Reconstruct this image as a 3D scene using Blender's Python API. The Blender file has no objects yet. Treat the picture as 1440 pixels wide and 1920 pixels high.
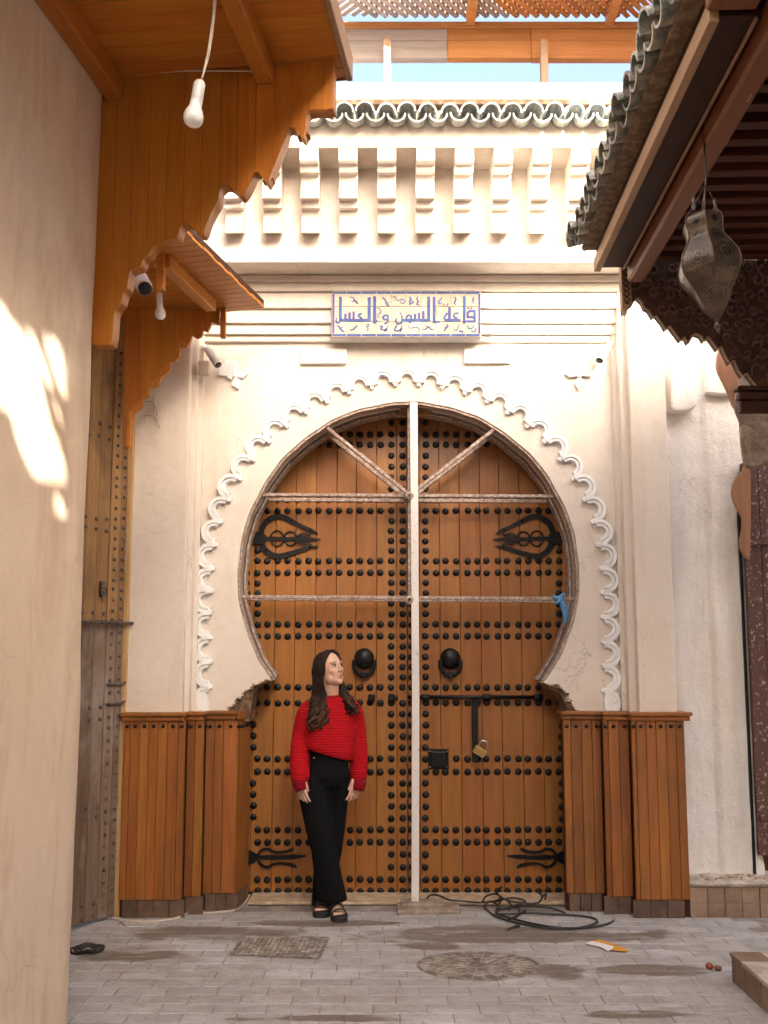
import bpy, bmesh, math, random
from mathutils import Vector, Matrix, noise
random.seed(7)
R = random.Random(11)
scn = bpy.context.scene
col = scn.collection
PI = math.pi

# ------------------------------------------------------------------ camera, sky, sun, exposure
FPX, PITCH, CY0, HC = 1744.0, math.radians(6.6), 1048.0, 1.485
cam_d = bpy.data.cameras.new('camera'); cam = bpy.data.objects.new('camera', cam_d); col.objects.link(cam)
cam.location = (0, 0, HC); cam.rotation_euler = (PI/2 + PITCH, 0, 0)
cam_d.sensor_width = 36; cam_d.lens = FPX/1920*36; cam_d.shift_y = (CY0-960)/1920
cam_d.clip_start = 0.05; cam_d.clip_end = 300
scn.camera = cam
SUN_DIR = Vector((-0.45, 0.80, -0.40)).normalized()           # the way the light travels
w = bpy.data.worlds.new('World'); scn.world = w; w.use_nodes = True
nt = w.node_tree; nt.nodes.clear()
sk = nt.nodes.new('ShaderNodeTexSky'); sk.sky_type = 'NISHITA'; sk.sun_disc = False
sk.sun_elevation = math.asin(-SUN_DIR.z); sk.sun_rotation = math.atan2(-SUN_DIR.x, -SUN_DIR.y)
sk.air_density = 0.75; sk.dust_density = 10.0; sk.ozone_density = 1.0
bg = nt.nodes.new('ShaderNodeBackground'); bg.inputs['Strength'].default_value = 0.15
wo = nt.nodes.new('ShaderNodeOutputWorld')
nt.links.new(sk.outputs[0], bg.inputs[0]); nt.links.new(bg.outputs[0], wo.inputs[0])
sd = bpy.data.lights.new('sun', 'SUN'); so = bpy.data.objects.new('sun', sd); col.objects.link(so)
sd.energy = 3.8; sd.angle = math.radians(0.4); sd.color = (1.0, 0.95, 0.87)
so.rotation_euler = SUN_DIR.to_track_quat('-Z', 'Y').to_euler(); so.location = (6, -4, 9)
scn.view_settings.view_transform = 'Standard'; scn.view_settings.look = 'None'
scn.view_settings.gamma = 1.0; scn.view_settings.use_curve_mapping = False
scn.view_settings.exposure = 2.64
scn.render.engine = 'CYCLES'
try:
    scn.cycles.max_bounces = 8; scn.cycles.diffuse_bounces = 5; scn.cycles.glossy_bounces = 3
    scn.cycles.use_denoising = True
except Exception: pass

# ------------------------------------------------------------------ measuring: photograph pixel -> point on a real plane
def ray(x, y):
    u = (x-720)/FPX; v = (CY0-y)/FPX
    return Vector((u, math.cos(PITCH)-v*math.sin(PITCH), math.sin(PITCH)+v*math.cos(PITCH)))
CAMP = Vector((0, 0, HC))
def at(x, y, Y): d = ray(x, y); return CAMP + d*(Y/d.y)
def atz(x, y, z): d = ray(x, y); return CAMP + d*((z-HC)/d.z)
def atpl(x, y, p, n):
    d = ray(x, y); n = Vector(n); return CAMP + d*((Vector(p)-CAMP).dot(n)/d.dot(n))
def zat(y, Y, x=760): return at(x, y, Y).z
def xat(x, Y, y=1250): return at(x, y, Y).x

# ------------------------------------------------------------------ materials
def _n(nt, t, **k):
    n = nt.nodes.new(t)
    for a, b in k.items():
        if a.startswith('i_'):
            n.inputs[a[2:].replace('_', ' ')].default_value = b
        else: setattr(n, a, b)
    return n
def base_mat(name, rough=0.6, metal=0.0, spec=0.5):
    m = bpy.data.materials.new(name); m.use_nodes = True
    nt = m.node_tree; b = nt.nodes['Principled BSDF']
    b.inputs['Roughness'].default_value = rough; b.inputs['Metallic'].default_value = metal
    b.inputs['Specular IOR Level'].default_value = spec
    return m, nt, b
def ramp(nt, stops):
    r = nt.nodes.new('ShaderNodeValToRGB'); e = r.color_ramp.elements
    while len(e) < len(stops): e.new(0.5)
    for q, (p, c) in zip(e, stops):
        q.position = p; q.color = (*c, 1) if len(c) == 3 else c
    return r
def mixc(nt, fac, a, b, mode='MIX'):
    m = nt.nodes.new('ShaderNodeMix'); m.data_type = 'RGBA'; m.blend_type = mode
    for s, i in ((fac, 0), (a, 6), (b, 7)):
        if hasattr(s, 'default_value') or hasattr(s, 'links'): nt.links.new(s, m.inputs[i])
        elif i == 0: m.inputs[0].default_value = s
        else: m.inputs[i].default_value = (*s, 1)
    return m.outputs[2]
def noise_n(nt, vec, scale, detail=4, rough=0.55, dist=0.0):
    n = nt.nodes.new('ShaderNodeTexNoise'); n.inputs['Scale'].default_value = scale
    n.inputs['Detail'].default_value = detail; n.inputs['Roughness'].default_value = rough
    n.inputs['Distortion'].default_value = dist
    if vec is not None: nt.links.new(vec, n.inputs['Vector'])
    return n.outputs[0]
def bump(nt, b, h, strength=0.3, dist=0.01, prev=None):
    k = nt.nodes.new('ShaderNodeBump'); k.inputs['Strength'].default_value = strength; k.inputs['Distance'].default_value = dist
    nt.links.new(h, k.inputs['Height'])
    if prev is not None: nt.links.new(prev, k.inputs['Normal'])
    nt.links.new(k.outputs[0], b.inputs['Normal']); return k.outputs[0]
def pos(nt): return nt.nodes.new('ShaderNodeNewGeometry').outputs['Position']
def mapv(nt, vec, scale=(1,1,1), loc=(0,0,0)):
    m = nt.nodes.new('ShaderNodeMapping'); m.inputs['Scale'].default_value = scale; m.inputs['Location'].default_value = loc
    nt.links.new(vec, m.inputs['Vector']); return m.outputs[0]
def math_n(nt, op, a, b=0.0):
    m = nt.nodes.new('ShaderNodeMath'); m.operation = op
    for i, s in enumerate((a, b)):
        if hasattr(s, 'links'): nt.links.new(s, m.inputs[i])
        else: m.inputs[i].default_value = s
    return m.outputs[0]

def plaster(name, c0, c1, stain=None, stain_amt=0.35, rough=0.9, b=0.35, scale=1.0):
    m, nt, p = base_mat(name, rough, spec=0.2); P = pos(nt)
    big = noise_n(nt, P, 0.9*scale, 5, 0.6, 0.4)
    c = mixc(nt, ramp_out(nt, big, 0.32, 0.68), c0, c1)
    fine = noise_n(nt, P, 14*scale, 6, 0.7)
    c = mixc(nt, math_n(nt, 'MULTIPLY', ramp_out(nt, fine, 0.35, 0.75), 0.22), c, tuple(x*0.72 for x in c0))
    vo = nt.nodes.new('ShaderNodeTexVoronoi'); vo.feature = 'DISTANCE_TO_EDGE'; vo.inputs['Scale'].default_value = 1.15
    wv_ = nt.nodes.new('ShaderNodeVectorMath'); wv_.operation = 'ADD'; nn_ = nt.nodes.new('ShaderNodeTexNoise'); nn_.inputs['Scale'].default_value = 2.3; nn_.inputs['Detail'].default_value = 6
    nt.links.new(P, nn_.inputs['Vector']); nt.links.new(P, wv_.inputs[0]); nt.links.new(nn_.outputs['Color'], wv_.inputs[1]); nt.links.new(wv_.outputs[0], vo.inputs['Vector'])
    crk = math_n(nt, 'MULTIPLY', ramp_out(nt, vo.outputs['Distance'], 0.006, 0.0), ramp_out(nt, noise_n(nt, P, 1.7, 2), 0.50, 0.62)) if False else math_n(nt, 'MULTIPLY', math_n(nt, 'LESS_THAN', vo.outputs['Distance'], 0.0035), ramp_out(nt, noise_n(nt, P, 1.7, 2), 0.50, 0.62))
    c = mixc(nt, math_n(nt, 'MULTIPLY', crk, 0.45), c, tuple(x*0.45 for x in c0))
    if stain:
        st = noise_n(nt, mapv(nt, P, (3.2, 3.2, 0.55)), 1.4, 6, 0.65, 0.6)
        c = mixc(nt, math_n(nt, 'MULTIPLY', ramp_out(nt, st, 0.49, 0.74), stain_amt), c, stain)
    nt.links.new(c, p.inputs['Base Color'])
    h = math_n(nt, 'ADD', math_n(nt, 'MULTIPLY', noise_n(nt, P, 7, 4, 0.5), 1.0), math_n(nt, 'MULTIPLY', noise_n(nt, P, 60, 4, 0.6), 0.25))
    bump(nt, p, h, b, 0.02)
    return m
def ramp_out(nt, v, a, b):
    r = ramp(nt, [(a, (0,0,0)), (b, (1,1,1))]); nt.links.new(v, r.inputs[0]); return r.outputs[0]

def wood(name, c0, c1, axis='z', rough=0.38, grain=1.0, var=0.5, dirt=None, dirt_amt=0.0, spec=0.4, dark=None):
    """grain runs along axis of the object's own coordinates; every object differs a little"""
    m, nt, p = base_mat(name, rough, spec=spec)
    tc = nt.nodes.new('ShaderNodeTexCoord'); oi = nt.nodes.new('ShaderNodeObjectInfo')
    off = nt.nodes.new('ShaderNodeCombineXYZ')
    for i in range(3): nt.links.new(math_n(nt, 'MULTIPLY', oi.outputs['Random'], (37., 91., 53.)[i]), off.inputs[i])
    va = nt.nodes.new('ShaderNodeVectorMath'); va.operation = 'ADD'
    nt.links.new(tc.outputs['Object'], va.inputs[0]); nt.links.new(off.outputs[0], va.inputs[1])
    lo, hi = 0.9*grain, 16*grain
    sc = {'z': (hi, hi, lo), 'x': (lo, hi, hi), 'y': (hi, lo, hi)}[axis]
    v = mapv(nt, va.outputs[0], sc)
    g = noise_n(nt, v, 1.6, 5, 0.6, 0.9)
    fine = noise_n(nt, mapv(nt, va.outputs[0], tuple(s*5 for s in sc)), 2.0, 3, 0.6)
    c = mixc(nt, ramp_out(nt, g, 0.3, 0.72), c0, c1)
    c = mixc(nt, math_n(nt, 'MULTIPLY', ramp_out(nt, fine, 0.45, 0.8), 0.35), c, tuple(x*0.55 for x in c0))
    hs = nt.nodes.new('ShaderNodeHueSaturation')
    nt.links.new(c, hs.inputs['Color'])
    nt.links.new(math_n(nt, 'ADD', math_n(nt, 'MULTIPLY', oi.outputs['Random'], var), 1.0-var/2), hs.inputs['Value'])
    nt.links.new(math_n(nt, 'ADD', math_n(nt, 'MULTIPLY', math_n(nt, 'FRACT', math_n(nt, 'MULTIPLY', oi.outputs['Random'], 7.31)), 0.010), 0.495), hs.inputs['Hue'])
    c = hs.outputs[0]
    if dirt:
        P = pos(nt)
        d = noise_n(nt, mapv(nt, P, (2.5, 2.5, 1.2)), 1.6, 6, 0.65, 0.5)
        c = mixc(nt, math_n(nt, 'MULTIPLY', ramp_out(nt, d, 0.48, 0.72), dirt_amt), c, dirt)
    nt.links.new(c, p.inputs['Base Color'])
    rr = math_n(nt, 'ADD', math_n(nt, 'MULTIPLY', g, 0.25), rough-0.1); nt.links.new(rr, p.inputs['Roughness'])
    bump(nt, p, math_n(nt, 'ADD', g, math_n(nt, 'MULTIPLY', fine, 0.5)), 0.12, 0.006)
    return m
def speck(name, c0, c1, scale=8, lo=0.45, hi=0.6, rough=0.5, metal=0.0, bmp=0.2, spec=0.5, var=0.0):
    m, nt, p = base_mat(name, rough, metal, spec); P = pos(nt)
    n = noise_n(nt, P, scale, 6, 0.65)
    c = mixc(nt, ramp_out(nt, n, lo, hi), c0, c1)
    if var:
        oi = nt.nodes.new('ShaderNodeObjectInfo'); hs = nt.nodes.new('ShaderNodeHueSaturation'); nt.links.new(c, hs.inputs['Color'])
        nt.links.new(math_n(nt, 'ADD', math_n(nt, 'MULTIPLY', oi.outputs['Random'], var), 1.0-var/2), hs.inputs['Value']); c = hs.outputs[0]
    nt.links.new(c, p.inputs['Base Color'])
    bump(nt, p, noise_n(nt, P, scale*4, 4, 0.6), bmp, 0.004)
    return m
def flat(name, c, rough=0.5, metal=0.0, spec=0.5): 
    m, nt, p = base_mat(name, rough, metal, spec); P = pos(nt)
    n = noise_n(nt, P, 30, 3, 0.6)
    nt.links.new(mixc(nt, n, tuple(x*0.85 for x in c), tuple(min(1, x*1.12) for x in c)), p.inputs['Base Color'])
    return m

M = {}
M['facade'] = plaster('facade_plaster', (0.67,0.59,0.505), (0.735,0.67,0.60), (0.52,0.39,0.26), 0.42)
M['ochre'] = plaster('ochre_plaster', (0.68,0.54,0.40), (0.75,0.63,0.51), (0.43,0.28,0.16), 0.68, b=0.45)
M['white_wall'] = plaster('whitewash', (0.72,0.68,0.64), (0.78,0.75,0.71), (0.46,0.36,0.25), 0.45, b=0.9)
M['trim'] = plaster('white_plaster', (0.80,0.80,0.79), (0.84,0.84,0.83), b=0.15)
M['rubble'] = speck('rubble', (0.10,0.06,0.035), (0.26,0.17,0.10), 22, rough=0.95, bmp=1.0)
M['rough_edge'] = speck('broken_plaster', (0.30,0.20,0.12), (0.52,0.42,0.31), 30, rough=0.95, bmp=1.0)
M['door'] = wood('door_wood', (0.265,0.096,0.019), (0.37,0.15,0.034), 'z', 0.36, 1.0, 0.20, (0.12,0.05,0.02), 0.30)
M['clad'] = wood('cladding_wood', (0.215,0.070,0.014), (0.33,0.122,0.028), 'z', 0.38, 1.0, 0.42, (0.08,0.04,0.02), 0.40)
M['canopy'] = wood('canopy_wood', (0.40,0.125,0.012), (0.50,0.19,0.022), 'z', 0.4, 0.9, 0.22)
M['soffit'] = wood('soffit_wood', (0.42,0.13,0.015), (0.52,0.20,0.03), 'x', 0.36, 0.9, 0.25)
M['beam'] = wood('beam_wood', (0.42,0.14,0.018), (0.50,0.20,0.03), 'y', 0.4, 0.9, 0.15)
M['pergola'] = wood('pergola_wood', (0.42,0.16,0.04), (0.52,0.24,0.08), 'x', 0.5, 0.9, 0.3)
M['oldwood'] = wood('old_door_wood', (0.25,0.135,0.055), (0.38,0.22,0.10), 'z', 0.75, 1.6, 0.45, (0.10,0.062,0.042), 0.85, spec=0.2)
M['oldgrey'] = wood('weathered_door_wood', (0.14,0.085,0.055), (0.25,0.18,0.13), 'z', 0.8, 1.6, 0.4, (0.40,0.36,0.33), 0.6, spec=0.2)
M['jamb'] = wood('jamb_wood', (0.42,0.24,0.09), (0.50,0.33,0.16), 'z', 0.7, 1.4, 0.2, (0.55,0.45,0.36), 0.8, spec=0.2)
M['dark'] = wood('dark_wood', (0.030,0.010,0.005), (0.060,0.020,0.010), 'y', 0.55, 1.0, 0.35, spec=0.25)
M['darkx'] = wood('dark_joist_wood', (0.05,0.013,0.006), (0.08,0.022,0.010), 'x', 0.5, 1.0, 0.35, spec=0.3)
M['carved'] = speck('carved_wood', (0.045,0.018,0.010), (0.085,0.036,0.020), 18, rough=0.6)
M['redbeam'] = wood('red_beam_wood', (0.16,0.05,0.02), (0.22,0.075,0.03), 'y', 0.4, 1.0, 0.2)
M['strip'] = wood('fascia_strip_wood', (0.30,0.17,0.09), (0.38,0.23,0.13), 'y', 0.5, 1.0, 0.2)
M['reddoor'] = speck('red_peeling_paint', (0.080,0.031,0.020), (0.40,0.32,0.26), 55, 0.57, 0.66, rough=0.7, bmp=0.6)
M['iron'] = flat('black_iron', (0.006,0.006,0.006), 0.42, 0.0, 0.28)
M['rust'] = speck('rusty_painted_steel', (0.25,0.155,0.11), (0.54,0.47,0.41), 46, 0.42, 0.66, rough=0.8, bmp=0.3)
M['postpaint'] = speck('white_painted_post', (0.66,0.62,0.58), (0.40,0.33,0.27), 26, 0.60, 0.72, rough=0.6, bmp=0.3)
M['stud_old'] = speck('old_stud_iron', (0.07,0.05,0.045), (0.20,0.16,0.14), 60, rough=0.5, metal=0.4)
M['tile'] = speck('green_glazed_tile', (0.17,0.27,0.26), (0.54,0.55,0.53), 20, 0.30, 0.54, rough=0.3, bmp=0.3, var=0.5)
M['tile_old'] = speck('weathered_green_tile', (0.09,0.11,0.095), (0.36,0.32,0.26), 22, 0.38, 0.60, rough=0.45, bmp=0.4, var=0.5)
M['mortar'] = speck('mortar', (0.16,0.10,0.06), (0.28,0.2,0.13), 20, rough=0.95, bmp=0.8)
M['signtile'] = speck('cream_sign_tile', (0.46,0.34,0.245), (0.55,0.43,0.33), 14, rough=0.5, bmp=0.05, var=0.16)
M['blue'] = speck('blue_glaze', (0.018,0.045,0.20), (0.035,0.09,0.27), 12, rough=0.45, bmp=0.05, spec=0.3)
M['grout'] = flat('white_grout', (0.62,0.60,0.60), 0.9)
M['white'] = flat('white_plastic', (0.72,0.72,0.70), 0.35)
M['bulb'] = flat('opal_bulb', (0.80,0.80,0.80), 0.15)
M['cable'] = flat('cream_cable', (0.55,0.47,0.38), 0.6)
M['blackcable'] = flat('black_cable', (0.02,0.016,0.014), 0.5)
M['blackplastic'] = flat('black_plastic', (0.015,0.015,0.016), 0.25)
M['brass'] = speck('dull_brass', (0.060,0.040,0.026), (0.115,0.082,0.056), 14, rough=0.45, metal=0.35, bmp=0.15)
M['padlock'] = flat('brass_padlock', (0.65,0.42,0.14), 0.3, 0.9)
M['steel'] = flat('steel', (0.55,0.55,0.55), 0.25, 0.9)
M['basetile'] = speck('dark_base_tile', (0.075,0.042,0.026), (0.16,0.095,0.062), 11, 0.35, 0.7, rough=0.6, bmp=0.4, var=0.6)
M['return'] = wood('pale_return_wood', (0.36,0.17,0.06), (0.46,0.25,0.11), 'z', 0.45, 1.0, 0.2)
M['greywood'] = wood('weathered_sunlit_pergola_wood', (0.34,0.27,0.24), (0.46,0.39,0.36), 'x', 0.7, 1.0, 0.25)  # weathered grey on the beam; on the slats its paleness stands for sunlight
M['scroll'] = speck('carved_scroll_wood', (0.09,0.038,0.022), (0.15,0.068,0.04), 18, rough=0.5)
M['steptile'] = speck('brown_step_tile', (0.20,0.12,0.075), (0.33,0.23,0.16), 9, 0.35, 0.7, rough=0.6, bmp=0.3, var=0.35)
M['concrete'] = speck('step_concrete', (0.36,0.29,0.23), (0.52,0.45,0.39), 10, rough=0.9, bmp=0.7)
M['pale_stone'] = speck('pale_threshold', (0.42,0.30,0.18), (0.58,0.46,0.32), 12, rough=0.85, bmp=0.8)
M['slabstone'] = speck('prop_slab_stone', (0.23,0.17,0.125), (0.36,0.29,0.23), 12, rough=0.9, bmp=0.6)
M['worn_iron'] = speck('worn_cast_iron', (0.26,0.22,0.18), (0.44,0.40,0.36), 16, rough=0.6, bmp=0.3)
M['castiron'] = speck('cast_iron', (0.17,0.14,0.115), (0.36,0.32,0.28), 16, rough=0.6, metal=0.2, bmp=0.4)
M['paper'] = flat('paper', (0.75,0.72,0.72), 0.7)
M['paper_o'] = flat('orange_print', (0.70,0.33,0.05), 0.6)
M['nut'] = flat('chestnut_brown', (0.22,0.05,0.02), 0.35)
M['rag'] = flat('blue_rag', (0.10,0.28,0.50), 0.9)
M['reed'] = speck('brown_canvas', (0.20,0.13,0.09), (0.33,0.25,0.19), 12, rough=0.9)
M['skin'] = flat('skin', (0.60,0.36,0.25), 0.5)
M['lip'] = flat('lips', (0.42,0.15,0.12), 0.45)
M['hair'] = flat('dark_hair', (0.016,0.008,0.005), 0.6, spec=0.25)
M['hairlight'] = flat('brown_hair_ends', (0.12,0.052,0.019), 0.5, spec=0.3)
M['eyewhite'] = flat('eye_white', (0.6,0.58,0.56), 0.3)
M['black_cloth'] = flat('black_denim', (0.006,0.006,0.007), 0.9, spec=0.12)
M['rubber'] = flat('black_sole', (0.012,0.011,0.010), 0.7)

def knit_mat():
    m, nt, p = base_mat('red_knit', 0.9, spec=0.15); tc = nt.nodes.new('ShaderNodeTexCoord')
    P = tc.outputs['Object']
    nz = noise_n(nt, P, 22, 3, 0.5); sx = nt.nodes.new('ShaderNodeSeparateXYZ'); nt.links.new(P, sx.inputs[0])
    zz = math_n(nt, 'ADD', math_n(nt, 'MULTIPLY', sx.outputs[2], 2*PI/0.0155), math_n(nt, 'MULTIPLY', nz, 1.6))
    s = math_n(nt, 'SINE', zz)
    k = math_n(nt, 'MULTIPLY_ADD' if False else 'MULTIPLY', math_n(nt, 'ADD', s, 1.0), 0.5)
    c = mixc(nt, k, (0.30,0.004,0.008), (0.42,0.006,0.010)); nt.links.new(c, p.inputs['Base Color'])
    bump(nt, p, math_n(nt, 'ADD', k, math_n(nt, 'MULTIPLY', noise_n(nt, P, 180, 2, 0.5), 0.4)), 0.38, 0.006); return m
M['knit'] = knit_mat()
M['knit_cuff'] = flat('red_ribbed_cuff', (0.20,0.004,0.012), 0.9, spec=0.15)
def paving_mat():
    m, nt, p = base_mat('grey_paver', 0.75, spec=0.35); P = pos(nt); oi = nt.nodes.new('ShaderNodeObjectInfo')
    n1 = noise_n(nt, P, 9, 6, 0.65)
    c = mixc(nt, ramp_out(nt, n1, 0.3, 0.75), (0.32,0.30,0.28), (0.45,0.43,0.41))
    hs = nt.nodes.new('ShaderNodeHueSaturation'); nt.links.new(c, hs.inputs['Color'])
    nt.links.new(math_n(nt, 'ADD', math_n(nt, 'MULTIPLY', oi.outputs['Random'], 0.14), 0.93), hs.inputs['Value']); c = hs.outputs[0]
    # worn-in dirt and damp patches, long across the lane
    wob = noise_n(nt, mapv(nt, P, (1, 1.5, 1)), 3.0, 6, 0.65, 0.3); dmin = None
    for (ex, ey, ra, rb) in ((-.95,5.42,.62,.17), (-1.35,5.02,.42,.13), (-.35,5.62,.5,.09), (.25,5.18,.20,.09), (.55,5.40,.75,.22), (1.25,5.40,.45,.17), (.78,4.74,.24,.17), (1.35,4.78,.36,.11), (-.2,4.15,.5,.05), (1.1,4.2,.30,.05), (-.5,5.22,.14,.04)):
        v_ = mapv(nt, P, (1/ra, 1/rb, 0), (-ex/ra, -ey/rb, 0)); ln_ = nt.nodes.new('ShaderNodeVectorMath'); ln_.operation = 'LENGTH'; nt.links.new(v_, ln_.inputs[0])
        dmin = ln_.outputs['Value'] if dmin is None else math_n(nt, 'MINIMUM', dmin, ln_.outputs['Value'])
    wv = math_n(nt, 'SUBTRACT', math_n(nt, 'ADD', 1.75, math_n(nt, 'MULTIPLY', dmin, -1.0)), math_n(nt, 'MULTIPLY', wob, 1.7))
    wf = ramp_out(nt, wv, 0.0, 0.16)
    c = mixc(nt, math_n(nt, 'MULTIPLY', wf, 0.80), c, (0.135,0.10,0.068))
    pale = noise_n(nt, mapv(nt, P, (0.8, 2.2, 1), (7.1, 2.4, 0)), 1.5, 6, 0.65, 0.3)
    c = mixc(nt, math_n(nt, 'MULTIPLY', ramp_out(nt, pale, 0.54, 0.63), 0.7), c, (0.52,0.51,0.51))
    grime = noise_n(nt, mapv(nt, P, (1.0, 1.6, 1), (1.7, 9.4, 0)), 3.2, 8, 0.75, 0.4)
    c = mixc(nt, math_n(nt, 'MULTIPLY', ramp_out(nt, grime, 0.48, 0.64), 0.38), c, (0.23,0.19,0.155))
    sp = noise_n(nt, P, 38, 5, 0.7)
    c = mixc(nt, math_n(nt, 'MULTIPLY', ramp_out(nt, sp, 0.56, 0.68), 0.55), c, (0.17,0.125,0.09))
    nt.links.new(c, p.inputs['Base Color'])
    nt.links.new(math_n(nt, 'SUBTRACT', 0.78, math_n(nt, 'MULTIPLY', wf, 0.28)), p.inputs['Roughness'])
    bump(nt, p, math_n(nt, 'ADD', noise_n(nt, P, 24, 5, 0.65), math_n(nt, 'MULTIPLY', noise_n(nt, P, 4, 3, 0.5), 2.0)), 0.45, 0.012); return m
M['paver'] = paving_mat()
M['ground'] = speck('lane_dirt', (0.21,0.18,0.155), (0.33,0.30,0.27), 7, rough=0.9, bmp=0.6)

# ------------------------------------------------------------------ mesh builder
class MB:
    def __init__(s): s.v, s.f = [], []
    def add(s, vs, fs):
        o = len(s.v); s.v += [Vector(p) for p in vs]; s.f += [tuple(i+o for i in f) for f in fs]; return s
    def box(s, x0, x1, y0, y1, z0, z1):
        return s.add([(x0,y0,z0),(x1,y0,z0),(x1,y1,z0),(x0,y1,z0),(x0,y0,z1),(x1,y0,z1),(x1,y1,z1),(x0,y1,z1)],
            [(0,3,2,1),(4,5,6,7),(0,1,5,4),(1,2,6,5),(2,3,7,6),(3,0,4,7)])
    def obox(s, c, ax, ay, az):
        c, ax, ay, az = map(Vector, (c, ax, ay, az)); v = []
        for k in (-1, 1):
            for i, j in ((-1,-1),(1,-1),(1,1),(-1,1)): v.append(c+ax*i+ay*j+az*k)
        return s.add(v, [(0,3,2,1),(4,5,6,7),(0,1,5,4),(1,2,6,5),(2,3,7,6),(3,0,4,7)])
    def prism(s, pts, ext):
        ext = Vector(ext); n = len(pts); a = [Vector(p) for p in pts]
        nr = Vector((0,0,0))
        for i in range(n): nr += a[i].cross(a[(i+1) % n])
        if nr.dot(ext) > 0: a.reverse()
        return s.add(a+[p+ext for p in a], [tuple(range(n)), tuple(range(2*n-1, n-1, -1))]+[(i, i+n, (i+1) % n+n, (i+1) % n) for i in range(n)])
    def tube(s, pts, r, n=6, caps=True, squash=None):
        P = [Vector(p) for p in pts]; k = len(P); rr = r if isinstance(r, (list, tuple)) else [r]*k
        t0 = (P[1]-P[0]).normalized(); up = Vector((0,0,1)) if abs(t0.z) < 0.9 else Vector((0,1,0))
        a = t0.cross(up).normalized(); vs, fs = [], []
        for i in range(k):
            t = (P[min(i+1, k-1)]-P[max(i-1, 0)]).normalized()
            a = (a-t*a.dot(t)); a = a.normalized() if a.length > 1e-6 else t.orthogonal().normalized(); b = t.cross(a)
            for j in range(n):
                g = 2*PI*j/n; vs.append(P[i]+a*(math.cos(g)*rr[i])+b*(math.sin(g)*rr[i]))
        for i in range(k-1):
            for j in range(n): fs.append((i*n+j, i*n+(j+1) % n, (i+1)*n+(j+1) % n, (i+1)*n+j))
        if caps: fs += [tuple(range(n-1, -1, -1)), tuple((k-1)*n+j for j in range(n))]
        return s.add(vs, fs)
    def rings(s, rings, caps=True):
        n = len(rings[0]); k = len(rings); vs = [p for r in rings for p in r]
        fs = [(i*n+j, i*n+(j+1) % n, (i+1)*n+(j+1) % n, (i+1)*n+j) for i in range(k-1) for j in range(n)]
        if caps: fs += [tuple(range(n-1, -1, -1)), tuple((k-1)*n+j for j in range(n))]
        return s.add(vs, fs)
    def lathe(s, c, prof, n=16, axis=(0,0,1), phase=0.0, caps=True):
        c = Vector(c); ax = Vector(axis).normalized(); a = ax.orthogonal().normalized(); b = ax.cross(a)
        return s.rings([[c+ax*h+a*(math.cos(2*PI*j/n+phase)*r)+b*(math.sin(2*PI*j/n+phase)*r) for j in range(n)] for r, h in prof], caps)
    def ball(s, c, rx, ry=None, rz=None, n=14, m=9, rot=None):
        ry = ry or rx; rz = rz or rx; c = Vector(c); vs = []; fs = []
        for i in range(m+1):
            t = PI*i/m
            for j in range(n):
                g = 2*PI*j/n; q = Vector((math.sin(t)*math.cos(g)*rx, math.sin(t)*math.sin(g)*ry, math.cos(t)*rz))
                if rot is not None: q = rot @ q
                vs.append(c+q)
        for i in range(m):
            for j in range(n): fs.append((i*n+j, (i+1)*n+j, (i+1)*n+(j+1) % n, i*n+(j+1) % n))
        return s.add(vs, fs)
    def ribbon(s, pts, wd, nrm, th=0.0015, closed=False):
        """flat strip along pts lying across direction nrm, th thick"""
        P = [Vector(p) for p in pts]; nrm = Vector(nrm).normalized(); k = len(P); L, Rr = [], []
        ww = wd if isinstance(wd, (list, tuple)) else [wd]*k
        for i in range(k):
            if closed: d0 = (P[i]-P[i-1]).normalized(); d1 = (P[(i+1) % k]-P[i]).normalized()
            else:
                d1 = (P[min(i+1, k-1)]-P[min(i, k-2)]).normalized(); d0 = (P[max(i, 1)]-P[max(i-1, 0)]).normalized()
            n0 = nrm.cross(d0); n1 = nrm.cross(d1); m = (n0+n1)
            m = m.normalized() if m.length > 1e-5 else n1
            sc = 1.0/max(0.5, m.dot(n1)); L.append(P[i]+m*(ww[i]/2*sc)); Rr.append(P[i]-m*(ww[i]/2*sc))
        vs = []; e = nrm*th
        for i in range(k): vs += [L[i], Rr[i], L[i]+e, Rr[i]+e]
        fs = []
        for i in range(k if closed else k-1):
            a = i*4; b = ((i+1) % k)*4
            fs += [(a+2, a+3, b+3, b+2), (a+1, a, b, b+1), (a, a+2, b+2, b), (a+3, a+1, b+1, b+3)]
        if not closed: fs += [(0,1,3,2), ((k-1)*4, (k-1)*4+2, (k-1)*4+3, (k-1)*4+1)]
        return s.add(vs, fs)
    def build(s, name, mat, parent=None, smooth=False, bevel=0.0, kind=None, label=None, origin=None, seg=1):
        me = bpy.data.meshes.new(name)
        xs = [p.x for p in s.v]; ys = [p.y for p in s.v]; zs = [p.z for p in s.v]
        o = Vector(origin) if origin is not None else Vector(((min(xs)+max(xs))/2, (min(ys)+max(ys))/2, min(zs)))
        me.from_pydata([p-o for p in s.v], [], s.f); me.validate()
        if smooth: me.polygons.foreach_set('use_smooth', [True]*len(me.polygons))
        me.materials.append(mat)
        return link(name, me, o, parent, bevel, kind, label, seg)
def link(name, me, o, parent=None, bevel=0.0, kind=None, label=None, seg=1):
    ob = bpy.data.objects.new(name, me); col.objects.link(ob); o = Vector(o)
    if parent is not None:
        ob.parent = parent; ob.location = o - wloc(parent)
    else: ob.location = o
    if bevel:
        b = ob.modifiers.new('bevel', 'BEVEL'); b.width = bevel; b.segments = seg; b.limit_method = 'ANGLE'; b.angle_limit = math.radians(40)
    if kind: ob['kind'] = kind
    if label: ob['label'] = label
    return ob
def wloc(o):
    p = Vector((0,0,0))
    while o is not None: p += o.location; o = o.parent
    return p
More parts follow.
